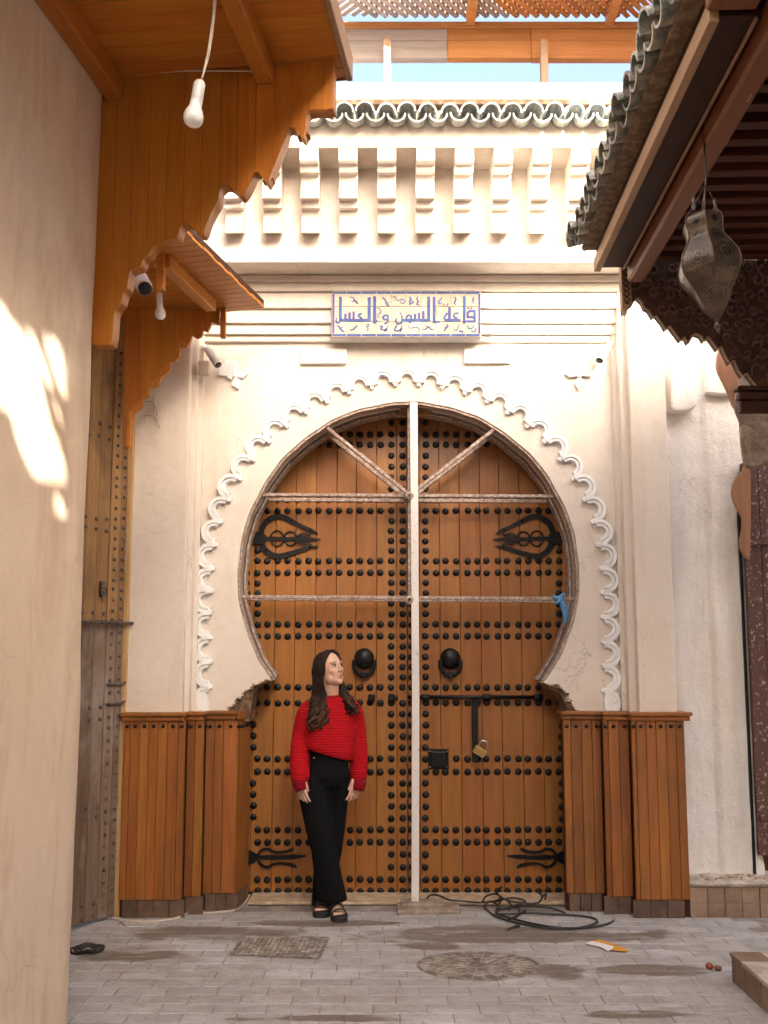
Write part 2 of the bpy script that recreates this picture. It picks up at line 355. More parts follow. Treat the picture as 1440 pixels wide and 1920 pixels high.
def tag(o, label, cat, group=None):
    o['label'] = label; o['category'] = cat
    if group: o['group'] = group
    return o
def thing(name, loc, label, cat, group=None):
    o = bpy.data.objects.new(name, None); col.objects.link(o); o.location = loc; o.empty_display_size = 0.1
    return tag(o, label, cat, group)
def catmull(pts, sub=4, closed=False):
    P = [Vector(p) for p in pts]; n = len(P); out = []
    for i in range(n if closed else n-1):
        p0 = P[i-1] if (i > 0 or closed) else P[0]; p1 = P[i]; p2 = P[(i+1) % n]; p3 = P[(i+2) % n] if (closed or i+2 < n) else P[-1]
        for k in range(sub):
            t = k/sub
            out.append(0.5*((2*p1)+(p2-p0)*t+(2*p0-5*p1+4*p2-p3)*t*t+(3*p1-p0-3*p2+p3)*t*t*t))
    if not closed: out.append(P[-1])
    return out
# ================================================================== SETTING: ground and paving
Y_DOOR, Y_ARCH, Y_PIL, Y_UP, Y_BAND = 6.30, 5.95, 5.78, 5.62, 5.37
g = MB(); g.box(-9, 9, -8, 14, -0.30, -0.007); g.build('ground', M['ground'], kind='structure')
pav = MB(); pav.box(-1.95, 2.6, 3.75, 6.02, -0.0065, -0.0028); pav = pav.build('pavement', M['ground'], kind='structure')
brick_meshes = []
BL, BW = 0.232, 0.112
for k in range(5):
    b = MB(); hx, hy = BL/2-0.0012, BW/2-0.0012
    j = lambda a: a+R.uniform(-.0015, .0015)
    t = [R.uniform(-.0012, .0012) for _ in range(4)]
    v = [(-hx,-hy,-.02),(hx,-hy,-.02),(hx,hy,-.02),(-hx,hy,-.02),
         (j(-hx),j(-hy),-.004),(j(hx),j(-hy),-.004),(j(hx),j(hy),-.004),(j(-hx),j(hy),-.004),
         (-hx+.004,-hy+.004,t[0]),(hx-.004,-hy+.004,t[1]),(hx-.004,hy-.004,t[2]),(-hx+.004,hy-.004,t[3])]
    b.add(v, [(0,1,5,4),(1,2,6,5),(2,3,7,6),(3,0,4,7),(4,5,9,8),(5,6,10,9),(6,7,11,10),(7,4,8,11),(8,9,10,11)])
    me = bpy.data.meshes.new('brick'); me.from_pydata(b.v, [], b.f); me.materials.append(M['paver']); brick_meshes.append(me)
nb = 0
for r in range(18):
    y = 3.93+r*BW
    xl, xr = (-1.75, 1.98) if y > 4.66 else (-1.45, 1.80)
    x = xl + (0 if r % 2 else -BL/2) + R.uniform(-.02, .02)
    while x < xr:
        o = link('brick', R.choice(brick_meshes), (x+BL/2, y, R.uniform(-.0012, .0012)), pav)
        o.rotation_euler = (R.uniform(-.004,.004), R.uniform(-.003,.003), R.uniform(-.004,.004)); nb += 1; x += BL

# ================================================================== FACADE with the horseshoe gateway
fac = thing('facade_wall', (0.1, Y_ARCH, 0), 'cream plaster gateway facade with horseshoe arch, stepped mouldings and corbels', 'wall')
def P5(x, y, Y): return at(x, y, Y)
# arch panel: one slab with the horseshoe cut through it, broken at the foot of each side
AC, AR = (766, 1084), 318
arc = []
a0 = math.atan2(1270-1084, 1008-766); a1 = math.atan2(1270-1084, 514-766)
N = 120
for i in range(N+1):
    t = a0+(a1-2*PI-a0)*i/N
    rr = AR + .7*math.sin(i*.55)+.5*math.sin(i*1.3+1)
    rx = rr*1.008; ry = rr*(1.04 if math.sin(t) < 0 else 1.0)
    arc.append((766+rx*math.cos(t), 1084+ry*math.sin(t)))
rightfoot = [(1112,1345),(1100,1338),(1078,1330),(1072,1318),(1064,1313),(1068,1300),(1060,1297),(1050,1288),(1042,1282),(1030,1284),(1018,1279)]
leftfoot = [(508,1276),(497,1275),(490,1281),(478,1284),(470,1291),(458,1296),(452,1306),(441,1311),(440,1322),(428,1329),(424,1340)]
zt = zat(650, Y_ARCH)
outer = [at(424,1350,Y_ARCH)]
poly = [Vector((xat(424,Y_ARCH,1350), Y_ARCH, 0.0)), Vector((xat(340,Y_ARCH), Y_ARCH, 0.0)), Vector((xat(340,Y_ARCH), Y_ARCH, zt)),
        Vector((xat(1200,Y_ARCH), Y_ARCH, zt)), Vector((xat(1200,Y_ARCH), Y_ARCH, 0.0)), Vector((xat(1112,Y_ARCH,1350), Y_ARCH, 0.0))]
def inner_pts(): return [at(x, y, Y_ARCH) for x, y in rightfoot+arc+leftfoot]
poly += inner_pts()
m = MB(); m.prism(poly, (0, 0.30, 0)); m.build('arch_panel', M['facade'], fac)
# rubble core seen where the plaster has broken away
for side, lab in ((-1, 0), (1, 0)):
    pts = [(372,1225),(452,1262),(500,1272),(486,1284),(476,1292),(474,1310),(469,1330),(468,1345)] if side < 0 else \
          [(1150,1225),(1075,1262),(1015,1276),(1030,1292),(1050,1300),(1058,1316),(1062,1330),(1062,1345)]
    yy = Y_ARCH+0.03
    core = [at(x, y, yy) for x, y in pts]
    core += [Vector((core[-1].x, yy, zat(1352, yy))), Vector((core[0].x, yy, zat(1352, yy)))]
    m = MB(); m.prism(core, (0, 0.24, 0)); m.build('rubble_core', M['rubble'], fac)
# ragged plaster lips
m = MB()
for foot in (rightfoot, leftfoot):
    P = [at(x, y, Y_ARCH+0.004) for x, y in foot]
    for i in range(len(P)-1):
        for k in range(3):
            p = P[i].lerp(P[i+1], (k+R.random())/3)
            m.ball(p+Vector((R.uniform(-.008,.008), R.uniform(-.006,.02), R.uniform(-.008,.008))), R.uniform(.007,.016), R.uniform(.006,.012), R.uniform(.005,.012), 6, 4)
m.build('broken_edge', M['rough_edge'], fac, kind='stuff')
# arch header above the panel up to the mouldings and the pilasters
zs = {y: zat(y, Y_ARCH) for y in (650,)}
def hband(name, y0, y1, Y, Yb, x0=250, x1=1330, mat='facade', bev=.004):
    """horizontal band between photograph rows y0 (top) and y1 on plane Y, back to Yb"""
    m = MB(); m.box(xat(x0, Y), xat(x1, Y), Y, Yb, zat(y1, Y), zat(y0, Y)); return m.build(name, M[mat], fac, bevel=bev, seg=2)
rows = [(515,527,5.80),(527,545,5.825),(545,577,5.85),(577,605,5.875),(605,626,5.90),(626,640,5.925)]
pl0, pl1 = xat(372, Y_ARCH, 900), xat(1162, Y_ARCH, 900)
zprev = zat(492, Y_UP)
for i, (a, b, Y) in enumerate(rows):
    z0 = zat(b, Y)
    m = MB(); m.box(-1.34, 1.62, Y, 6.25, z0, zprev+(-0.002 if i == 0 else 0)); m.build('moulding', M['facade'], fac, bevel=.005, seg=2); zprev = z0
m = MB(); m.box(-1.34, 1.62, Y_ARCH+.004, 6.24, zt-.03, zprev); m.build('wall_band', M['facade'], fac)
# pilasters, each with a stepped fillet towards the arch
zpl = zat(500, Y_PIL)
def pil(x0, x1, xs, Yp, sign):
    m = MB(); a, b = xat(x0, Yp), xat(x1, Yp); m.box(min(a,b), max(a,b), Yp, 6.3, 0, zat(492, Y_UP)-.004)
    m.build('pilaster', M['facade'], fac, bevel=.008, seg=2)
    for k, (xa, xb, Y) in enumerate(xs):
        m = MB(); a, b = xat(xa, Y), xat(xb, Y); m.box(min(a,b), max(a,b), Y, 6.28-.01*k, 0, zat(492, Y_UP)-.006-.003*k)
        m.build('fillet', M['facade'], fac, bevel=.006, seg=2)
pil(228, 343, [(343, 356, 5.837), (356, 369, 5.912)], Y_PIL, -1)
pil(1196, 1267, [(1178, 1196, 5.837), (1164, 1178, 5.912)], Y_PIL, 1)
# upper wall carrying the corbel table
m = MB(); m.box(-1.9, 2.4, Y_UP, 6.3, zat(492, Y_UP), zat(262, Y_UP)); m.build('upper_wall', M['facade'], fac, bevel=.006, seg=2)
m = MB(); m.box(-1.9, 2.4, Y_BAND, 6.28, zat(277, Y_BAND), zat(205, Y_BAND)); m.build('corbel_band', M['facade'], fac, bevel=.01, seg=2)
def corbel(xc):
    d = lambda y, Y: (Y, zat(y, Y))
    pr = [d(276.5,Y_BAND), d(300,Y_BAND), d(306,Y_BAND+.012), d(309,Y_BAND+.03), d(322,Y_BAND+.045), d(325,Y_BAND+.075), d(340,Y_BAND+.088), d(352,Y_BAND+.07), d(369,Y_BAND+.066),
          d(373,Y_BAND+.10), d(386,Y_BAND+.11), d(389,Y_BAND+.138), d(402,Y_BAND+.15), d(414,Y_BAND+.132), d(431,Y_BAND+.128), d(434,Y_BAND+.135), (Y_UP+.01, zat(436, Y_UP))]
    pr = [(Y_BAND+(y-Y_BAND)*(Y_UP-Y_BAND)/.2 if y < Y_UP else y, z) for y, z in pr]
    pr += [(Y_UP+.01, zat(276.5, Y_BAND)-.001)]; pr[0] = (Y_BAND+.001, zat(277, Y_BAND)-.001)
    x0, x1 = xat(xc-17.8, Y_BAND, 350), xat(xc+17.8, Y_BAND, 350); m = MB()
    m.prism([(x0, y, z) for y, z in pr], (x1-x0, 0, 0)); return m.build('corbel', M['facade'], fac, bevel=.004, seg=2)
for k in range(-2, 10): corbel(578.5+73.3*k)
# parapet behind the tiles
m = MB(); m.box(-2.0, 2.4, Y_BAND+.17, 6.3, zat(205, Y_BAND)+.002, zat(160, 5.58)); m.build('parapet', M['facade'], fac, bevel=.01)
m = MB(); m.box(-1.9, 2.4, Y_BAND-.05, Y_BAND+.158, zat(205, Y_BAND)+.002, zat(205, Y_BAND)+.035); m.build('mortar_bed', M['mortar'], fac)
# eave tiles
def tile_mesh(name, mat, r0=.056, r1=.048, L=.30, th=.011, n=9, up=True):
    vs, fs = [], []
    for (y, r) in ((0, r0), (L*.5, (r0+r1)/2), (L, r1)):
        for rr in (r, r-th):
            for j in range(n+1):
                t = PI*j/n; wob = 1+.03*math.sin(3*t+y*9)
                vs.append((rr*math.cos(t)*wob, y, (rr*math.sin(t)*1.05 if up else -rr*math.sin(t)*.9)))
    k = n+1
    for s_ in range(2):
        a = s_*2*k; b = a+2*k
        for j in range(n):
            fs.append((a+j, a+j+1, b+j+1, b+j)); fs.append((a+k+j+1, a+k+j, b+k+j, b+k+j+1))
        fs.append((a, b, b+k, a+k)); fs.append((a+n, a+k+n, b+k+n, b+n))
    for a in (0, 4*k):
        for j in range(n): fs.append((a+j+1, a+j, a+k+j, a+k+j+1) if a == 0 else (a+j, a+j+1, a+k+j+1, a+k+j))
    me = bpy.data.meshes.new(name); me.from_pydata(vs, [], fs); me.materials.append(mat)
    bm = bmesh.new(); bm.from_mesh(me); bmesh.ops.recalc_face_normals(bm, faces=bm.faces); bm.to_mesh(me); bm.free()
    return me
tiles_c = [tile_mesh('roof_tile', M['tile'], .056+.002*k, .049, .27+.02*k) for k in range(3)]
tiles_p = [tile_mesh('pan_tile', M['tile'], .058, .050, .29, up=False)]
SP = 0.1265
zt0 = zat(212, Y_BAND-.12)
x = -1.0
for i in range(23):
    for lay in range(2):
        o = link('roof_tile', R.choice(tiles_c), (x+R.uniform(-.005,.005), Y_BAND-.13+lay*.085+R.uniform(-.012,.012), zt0+lay*.034+R.uniform(-.004,.004)), fac)
        o.rotation_euler = (math.radians(10+R.uniform(-2,2)), R.uniform(-.06,.06), R.uniform(-.05,.05))
    o = link('pan_tile', tiles_p[0], (x+SP/2, Y_BAND-.105+R.uniform(-.008,.008), zt0+.012), fac)
    o.rotation_euler = (math.radians(9), R.uniform(-.05,.05), R.uniform(-.03,.03))
    x += SP

# ------------------------------------------------------------------ scalloped white trim round the arch
YT = Y_ARCH-.014
trim = MB()
path = []
for i in range(7): path.append((386+ (0 if i else 4), 1322-i*38.5))          # straight left foot
def circ(t): return (763+372*math.cos(t), 1088+(368 if math.sin(t) > 0 else 375)*math.sin(t))
cs = []
for y in range(1310, 1085, -46): cs.append(((388, y), PI))
nA = 26
for i in range(nA+1):
    t = PI+PI*i/nA; cs.append((circ(t), t))
for y in range(1134, 1320, 46): cs.append(((1137 if y < 1200 else 1138, y), 2*PI))
fac_trim = MB()
first = True
troot = None
px = 1/1744*YT
for i, ((cx, cy), t) in enumerate(cs):
    c = at(cx, cy, YT); out = Vector((math.cos(t), 0, -math.sin(t))); tang = Vector((math.sin(t), 0, math.cos(t)))
    ro, ri = 25.5*px*R.uniform(.97,1.03), 11*px
    pts = []; A = math.radians(104); n = 12
    m = MB()
    def arcband(r0, r1, e, th):
        vs, fs = [], []
        for k in range(n+1):
            g = -A+2*A*k/n; d = out*math.cos(g)+tang*math.sin(g)
            for r in (r0, r1):
                vs += [c+d*r+Vector((0, e, 0)), c+d*r+Vector((0, e-th, 0))]
        for k in range(n):
            a = k*4; b = a+4
            fs += [(a+1, a+3, b+3, b+1), (a, b, b+2, a+2), (a, a+1, b+1, b), (a+2, b+2, b+3, a+3)]
        fs += [(0,2,3,1), (n*4, n*4+1, n*4+3, n*4+2)]
        m.add(vs, fs)
    arcband(ri, ro, .016, .022+.002*(i % 2)); arcband(ro-7*px, ro-1.0*px, -.005-.002*(i % 2), .014); arcband(ri+1.2*px, ri+4.6*px, -.005-.002*(i % 2), .011)
    ob = m.build('scallop', M['trim'], fac)
    bm = bmesh.new(); bm.from_mesh(ob.data); bmesh.ops.recalc_face_normals(bm, faces=bm.faces); bm.to_mesh(ob.data); bm.free()
    # pointed cusp block between neighbours
    if i < len(cs)-1:
        (c2, t2) = cs[i+1]; q = (c+at(c2[0], c2[1], YT))/2; tm = (t+t2)/2; om = Vector((math.cos(tm), 0, -math.sin(tm))); tg = Vector((math.sin(tm), 0, math.cos(tm)))
        m = MB(); b0 = q-om*11*px; m.prism([q+om*9*px+tg*6*px+Vector((0,.012,0)), q-om*4*px+tg*5*px+Vector((0,.012,0)), b0+tg*3*px+Vector((0,.012,0)), b0-tg*3*px+Vector((0,.012,0)), q-om*4*px-tg*5*px+Vector((0,.012,0)), q+om*9*px-tg*6*px+Vector((0,.012,0))], (0, -.0235, 0))
        m.build('scallop_cusp', M['trim'], fac, bevel=.003)
for xa, xb, xc in ((361, 391, 376), (1132, 1163, 1147)):
    m = MB(); m.prism([at(x_, y_, YT-.012) for x_, y_ in ((xa+4,1338),(xb-3,1338),(xb,1318),(xb-4,1300),(xa+5,1292),(xa,1312))], (0, .04, 0)); m.build('trim_foot', M['trim'], fac, bevel=.004)

# plaster flowers
def flower(cx, cy, petals, nm):
    root = thing(nm[0], at(cx, cy, Y_ARCH), nm[1], 'plaster ornament', 'plaster flowers above the arch')
    for (ang, ln, wd, fan) in petals:
        d = Vector((math.cos(ang), 0, math.sin(ang))); s_ = Vector((-d.z, 0, d.x)); c = at(cx, cy, Y_ARCH-.001)
        pp = 1/1744*Y_ARCH; L, W = ln*pp, wd*pp; pts = []
        for k in range(fan*2+1):
            a = -1+k/fan; r = 1.0 if k % 2 == 0 else .86
            pts.append(c+d*(L*(r*math.cos(a*.9)))+s_*(W*a))
        m = MB(); m.prism([c-d*.004+s_*W*.12]+[c-d*.004-s_*W*.12]+pts, (0, -.02-.003*R.random(), 0)); m.build('petal', M['trim'], root, bevel=.002)
    m = MB(); m.ball(at(cx, cy, Y_ARCH-.02), .016, .012, .016, 10, 6); m.build('flower_centre', M['trim'], root, smooth=True)
    return root
flower(440, 705, [(math.radians(130), 34, 24, 5), (math.radians(6), 27, 8, 2), (math.radians(-72), 30, 10, 2), (math.radians(200), 14, 7, 2)], ('plaster_flower', 'white plaster flower ornament with broad fan petal under the left wall camera'))
flower(1086, 705, [(math.radians(100), 22, 5, 2), (math.radians(172), 30, 7, 2), (math.radians(-95), 30, 9, 2), (math.radians(10), 32, 7, 2), (math.radians(40), 18, 8, 2)], ('plaster_flower', 'white four armed plaster flower ornament below the sunlit wall camera'))
# small relief plaques
for (x0, x1, y0, y1, lab, dense) in ((563,650,654,681,'small white relief plaque with scratched lettering, left of the tile sign centre',1),(871,961,654,680,'small white relief plaque, blank and sunlit, below right end of tile sign',0)):
    yq = Y_ARCH-.028; root = thing('relief_plaque', at((x0+x1)/2, y1, Y_ARCH), lab, 'plaque', 'white relief plaques above the arch')
    a, b = at(x0, y1, yq), at(x1, y0, yq); m = MB(); m.box(a.x, b.x, yq, Y_ARCH-.001, a.z, b.z); m.build('slab', M['trim'], root, bevel=.002)
    m = MB(); q = .013
    m.ribbon([(a.x+q, yq-.0005, a.z+q), (b.x-q, yq-.0005, a.z+q), (b.x-q, yq-.0005, b.z-q), (a.x+q, yq-.0005, b.z-q)], .005, (0,-1,0), .003, closed=True); m.build('raised_border', M['trim'], root)
    m = MB()
    for k in range(9 if dense else 5):
        xx = a.x+.04+(b.x-a.x-.08)*k/(8 if dense else 4); h = R.choice((.018,.030,.036)); zz = a.z+.026
        m.ribbon([(xx, yq-.0005-.0003*(k%2), zz+h), (xx+.002, yq-.0005-.0003*(k%2), zz), (xx+.016, yq-.0005-.0003*(k%2), zz+.002), (xx+.022, yq-.0005-.0003*(k%2), zz+.010)], .004, (0,-1,0), .003)
    m.build('relief_lettering', M['trim'], root, kind='stuff')

# ------------------------------------------------------------------ blue tile sign
YS = 5.825
def sg(zx, zy, e=0.0): p = at(600+zx/4.5, 520+zy/4.5, YS); return Vector((p.x, YS-e, p.z))
sign = thing('tile_sign', sg(725, 508), 'blue lettered tile sign in Arabic set between the mouldings above the arch', 'sign')
A, B = sg(96, 506), sg(1356, 112)
m = MB(); m.box(A.x, B.x, YS+.006, 5.93, A.z, B.z); m.build('sign_backing', M['grout'], sign, bevel=.002)
cx = [98+ (1354-98)*k/10 for k in range(11)]; cy = [114, 246, 374, 504]
for r in range(3):
    for c in range(10):
        a, b = sg(cx[c]+2.2, cy[r+1]-2.2), sg(cx[c+1]-2.2, cy[r]+2.2)
        m = MB(); y_ = YS+R.uniform(-.0012, .0012)*0; m.box(a.x, b.x, YS, YS+.0058, a.z, b.z); m.build('sign_tile', M['signtile'], sign, bevel=.001)
bt = 18
m = MB()
for c in range(10):
    for (t0, t1) in ((121, 121+bt), (478, 478+bt)):
        a, b = sg(cx[c]+(8 if c == 0 else 3), t1), sg(cx[c+1]-(8 if c == 9 else 3), t0); m.box(a.x, b.x, YS-.0016, YS-.0004, a.z, b.z)
for r in range(3):
    for (t0, t1) in ((105, 105+bt), (1336, 1336+bt)):
        a, b = sg(t0, min(cy[r+1]-3, 474)), sg(t1, max(cy[r]+3, 142)); m.box(a.x, b.x, YS-.0016, YS-.0004, a.z, b.z)
m.build('blue_border', M['blue'], sign, kind='stuff')
PX = YS/1744/4.5
strokes = [ # qaf alef ain ta-marbuta
 ([(1238,372),(1304,372),(1304,284),(1262,284),(1244,304),(1246,336),(1300,338)],17), ([(1216,160),(1216,392)],19), ([(1206,372),(1236,372)],15),
 ([(1172,306),(1146,302),(1130,318),(1134,338),(1160,344)],13), ([(1186,362),(1050,362)],20), ([(1092,252),(1092,352)],20), ([(1076,300),(1052,332),(1046,356)],15),
 # al-samn
 ([(962,164),(962,388)],20), ([(958,374),(1012,376)],14), ([(917,164),(917,372)],22), ([(908,362),(694,362)],21), ([(872,284),(872,352)],18), ([(836,300),(836,352)],18), ([(802,308),(802,352)],18),
 ([(768,352),(770,330),(750,320),(732,334),(730,352)],13), ([(744,372),(762,382),(770,370)],9), ([(690,318),(692,352),(690,378),(668,392),(646,384),(640,362),(648,346)],12),
 # waw
 ([(572,322),(546,322),(532,338),(540,354),(568,354)],14), ([(572,318),(574,362),(562,384),(540,392)],13),
 # al-asal
 ([(460,160),(460,392)],21), ([(452,372),(486,366)],12), ([(415,168),(415,372)],24), ([(424,362),(168,362)],20), ([(352,308),(332,312),(324,326),(346,342),(354,352)],14),
 ([(284,288),(284,352)],17), ([(250,296),(250,352)],17), ([(214,308),(214,352)],17), ([(172,164),(172,366)],21), ([(172,366),(160,384),(142,384),(136,362),(142,340)],10),
 # arabesques, top row and bottom row
 ([(252,168),(276,172),(290,188),(282,204),(266,208)],7), ([(286,192),(304,206),(320,226)],12), ([(526,172),(548,186),(556,206),(562,226),(584,244)],13), ([(560,220),(584,208)],10), ([(548,200),(566,190)],6),
 ([(618,178),(622,164),(640,166),(644,184),(660,196),(690,186),(712,192),(714,212),(694,224),(680,210),(690,200)],6), ([(756,166),(768,186),(758,206),(760,236)],12), ([(760,224),(786,214),(778,198)],10),
 ([(828,164),(816,186),(830,206),(816,228),(842,234)],9), ([(1028,166),(1020,188),(1002,204),(1010,224),(1028,212)],9), ([(1136,164),(1148,188),(1134,212),(1146,234)],9), ([(1300,166),(1290,190),(1300,206)],9), ([(1276,206),(1300,222)],8),
 ([(140,404),(164,420),(180,446),(208,462)],10), ([(168,430),(196,424)],8), ([(254,446),(284,440),(300,420),(320,408)],10), ([(280,424),(300,436)],7), ([(390,398),(408,394),(412,410),(396,416),(390,404)],7), ([(402,418),(406,440),(398,456)],7),
 ([(500,420),(516,410),(530,418),(512,434),(540,446),(566,438),(548,456),(580,402)],8), ([(630,428),(650,402),(640,424),(628,446),(660,452),(690,432),(676,458),(690,404)],8), ([(742,396),(752,424),(776,428),(800,420),(830,430),(840,448),(826,456)],6),
 ([(866,440),(896,436),(916,418),(936,438),(962,446)],9), ([(888,404),(912,422)],8), ([(1070,396),(1078,414),(1060,432),(1046,456)],11), ([(1050,414),(1064,430)],8), ([(1124,432),(1140,446),(1158,444),(1166,416),(1182,398)],7), ([(1174,452),(1210,462)],14),
 ([(1244,400),(1256,432),(1290,426),(1296,404)],8), ([(1270,448),(1296,462),(1316,446),(1308,424)],7), ([(486,254),(504,268),(516,296),(494,310),(488,326),(500,344)],7)]
m = MB()
for i, (pts, wd) in enumerate(strokes):
    e = .0004+.00035*(i % 5)
    q = [sg(x_, y_, e) for x_, y_ in pts]
    if len(q) > 2 and wd < 15: q = catmull(q, 3)
    if wd < 13: ws = [wd*PX*(.45+.75*math.sin(PI*(.12+.76*k/(len(q)-1)))) for k in range(len(q))]
    else: ws = wd*PX
    m.ribbon(q, [1.25*w_ for w_ in ws] if isinstance(ws, list) else ws*1.22, (0,-1,0), .001)
for (x_, y_) in ((1046,228),(1076,228),(1250,260),(1278,260),(678,304)):
    p = sg(x_, y_, .0004); m.lathe(p, [(9*PX, 0), (9*PX, .002)], 8, (0,-1,0))
m.build('blue_lettering', M['blue'], sign, kind='stuff')
# unseen wall added behind the doors against light leaks, and the threshold
m = MB(); m.box(-2.6, 2.6, 6.46, 6.62, 0, zat(160, 5.58)-.02); m.build('light_block_wall', M['facade'], fac)
thr = MB(); a = xat(470, 6.2, 1690); b = xat(1068, 6.2, 1690)
thr.box(a, b, 6.04, 6.36, -.002, .018); thr = tag(thr.build('threshold', M['pale_stone'], bevel=.006), 'worn pale stone threshold strip under the studded doors', 'threshold')

# ================================================================== DOOR LEAVES
def D(x, y): return at(x, y, Y_DOOR)
stud_me = None
def stud_mesh(name, r, h, mat, n=10):
    s = MB(); s.lathe((0,0,0), [(r, 0), (r*.97, h*.35), (r*.72, h*.78), (r*.34, h*.97), (.0006, h)], n, (0,-1,0), caps=False)
    me = bpy.data.meshes.new(name); me.from_pydata(s.v, [], s.f); me.polygons.foreach_set('use_smooth', [True]*len(me.polygons)); me.materials.append(mat); return me
stud_me = stud_mesh('stud', .0235, .012, M['iron'])
ztop = D(766, 742).z
def leaf(nm, lab, seams, studs):
    root = thing(nm, (sum(D(x,1690).x for x in seams)/len(seams), Y_DOOR, .02), lab, 'door', 'studded gate doors')
    for i in range(len(seams)-1):
        a, b = D(seams[i], 1250).x+.0014, D(seams[i+1], 1250).x-.0014
        m = MB(); m.box(a, b, Y_DOOR+R.uniform(-.0012,.0012), Y_DOOR+.05, .021, ztop); m.build('plank', M['door'], root, bevel=.0022)
    m = MB(); m.box(D(seams[0],1250).x+.01, D(seams[-1],1250).x-.004, Y_DOOR+.052, Y_DOOR+.09, .03, ztop-.01); m.build('backing_board', M['dark'], root)
    n = 0
    for (x, y) in studs:
        p = D(x, y); o = link('stud', stud_me, (p.x+R.uniform(-.0025,.0025), Y_DOOR-.0005, p.z+R.uniform(-.0025,.0025)), root); o.rotation_euler = (R.uniform(-.06,.06), R.uniform(0,6.2), R.uniform(-.06,.06)); n += 1
    return root
def inside(x, y, mar=14):
    if y > 1280: return True
    return math.hypot((x-766)/1.008, (y-1084)/(1.03 if y < 1084 else 1.0)) < AR+mar
rowsY = [(815,834),(937,958),(1052,1074),(1171,1193),(1289,1318),(1423,1447),(1556,1579),(1649,1671)]
LX = [463,483,501,521,539,559,579,597,617,636,656,675,694,713,733.5,755]
RX = [798,817,836,855,877,895,912,933,951,972,990,1010,1028,1048,1067]
def vfix(x, y): return x if False else 766+(x-766)*(1+ (y-1060)*0.0)
def mk(Xs, cols, skip):
    S = []
    for a, b in rowsY:
        for y in (a, b):
            for x in Xs: S.append((x, y))
    for c in cols:
        for i in range(len(rowsY)-1):
            y0, y1 = rowsY[i][1], rowsY[i+1][0]; k = max(1, round((y1-y0)/20.5)-1)
            for j in range(k): S.append((c, y0+(y1-y0)*(j+1)/(k+1)))
        S.append((c, 793))
    out = []
    for (x, y) in S:
        if not inside(x, y): continue
        if any(x0 < x < x1 and y0 < y < y1 for x0, x1, y0, y1 in skip): continue
        out.append((x, y))
    return out
LS = mk(LX, [755, 733.5], [(455,470,1290,1700)])
LS += [(c, y) for c in (463, 483) for y in (1033,1094,1112,1132,1151,1213) if inside(c, y) and not (c == 483 and y < 1040 and False)]
LS += [(475, y) for y in (1339,1359,1380,1401,1469,1490,1511,1532)]
LS = [(x, y) for x, y in LS if not (x == 463 and y > 1270)]
RS = mk(RX, [772, 798], [(805,842,1405,1440),(1060,1080,1280,1700),(884,897,1325,1412)])
RS += [(772, y) for r in rowsY for y in r if inside(772, y)]
RS += [(c, y) for c in (1048, 1067) for y in (1034,1094,1113,1132,1151,1213) if inside(c, y)]
RS += [(1053, y) for y in (1340,1361,1382,1402,1469,1491,1513,1535)]
seL = [437,475,514,552,591,630,667,706,744,763]; seR = [764.5,787,825.6,864,903,940,978.7,1016.6,1054.5,1095]
lefta = leaf('door_leaf', 'studded wooden gate leaf behind the woman in red, with ring knocker', seL, LS)
righta = leaf('door_leaf', 'studded wooden gate leaf carrying the padlocked bolt and square lock box', seR, RS)
PD = Y_DOOR/1744
def iron_tube(pts, r, root, nm, e=.012, n=6, sub=4):
    q = [D(x, y)+Vector((0, -e, 0)) for x, y in pts]
    if sub > 1 and len(q) > 2: q = catmull(q, sub)
    rr = r if not isinstance(r, tuple) else [r[0]+(r[1]-r[0])*k/(len(q)-1) for k in range(len(q))]
    m = MB(); m.tube(q, rr, n); return m.build(nm, M['iron'], root, smooth=True)
def hinge_top(root, s):
    X = lambda x: x if s > 0 else 1526-x
    m = MB(); p = D(X(478), 1022); q = D(X(494), 998); m.box(min(p.x,q.x)-.02*(s > 0), max(p.x,q.x)+.02*(s < 0), Y_DOOR-.022, Y_DOOR-.0012, p.z, q.z)
    h = m.build('strap_hinge', M['iron'], root, bevel=.004)
    def bar(pts, ws, e, nm='hinge_scroll'):
        qs = [D(X(x), y)+Vector((0, -e, 0)) for x, y in pts]; n0 = len(qs); qs = catmull(qs, 4)
        wv = []
        for k in range(len(qs)):
            f = k/4; i = min(int(f), n0-2); t = f-i; wv.append((ws[i]*(1-t)+ws[i+1]*t)*PD)
        mm = MB(); mm.ribbon(qs, wv, (0,-1,0), .008); mm.build(nm, M['iron'], h)
    bar([(495,1018),(490,1004),(494,986),(508,973),(522,969),(536,972),(552,980),(570,989),(584,995),(597,1001)], [10,11,11,11,10,10,8,7,7,1.2], .006)
    bar([(495,1002),(491,1015),(497,1030),(510,1041),(524,1043),(540,1040),(558,1034),(574,1029),(584,1026),(598,1025)], [9,11,11,11,10,10,8,7,6,1.2], .0075)
    bar([(492,1010),(512,1010),(536,1011),(556,1011),(574,1011),(603,1012)], [6,7,7,7,8,1], .010)
    for (cx_, r_) in ((520,12.5),(545,11.5)):
        qs = [D(X(cx_+r_*math.cos(t)), 1010+r_*1.15*math.sin(t))+Vector((0,-.009,0)) for t in [2*PI*k/16 for k in range(17)]]
        mm = MB(); mm.tube(qs, .006, 5); mm.build('hinge_ring', M['iron'], h, smooth=True)
    bar([(556,1008),(568,1001),(580,1003),(586,996)], [4,4,4,3], .013); bar([(556,1014),(568,1021),(580,1019),(586,1027)], [4,4,4,3], .0145)
    mm = MB()
    for (x, y) in ((493,1010),(522,1010),(549,1010),(548,977),(541,1038),(584,996),(582,1026),(505,975),(501,1032)): mm.ball(D(X(x), y)+Vector((0,-.014,0)), .0105, .008, .0105, 8, 5)
    mm.build('rivet_heads', M['iron'], h, smooth=True, kind='stuff')
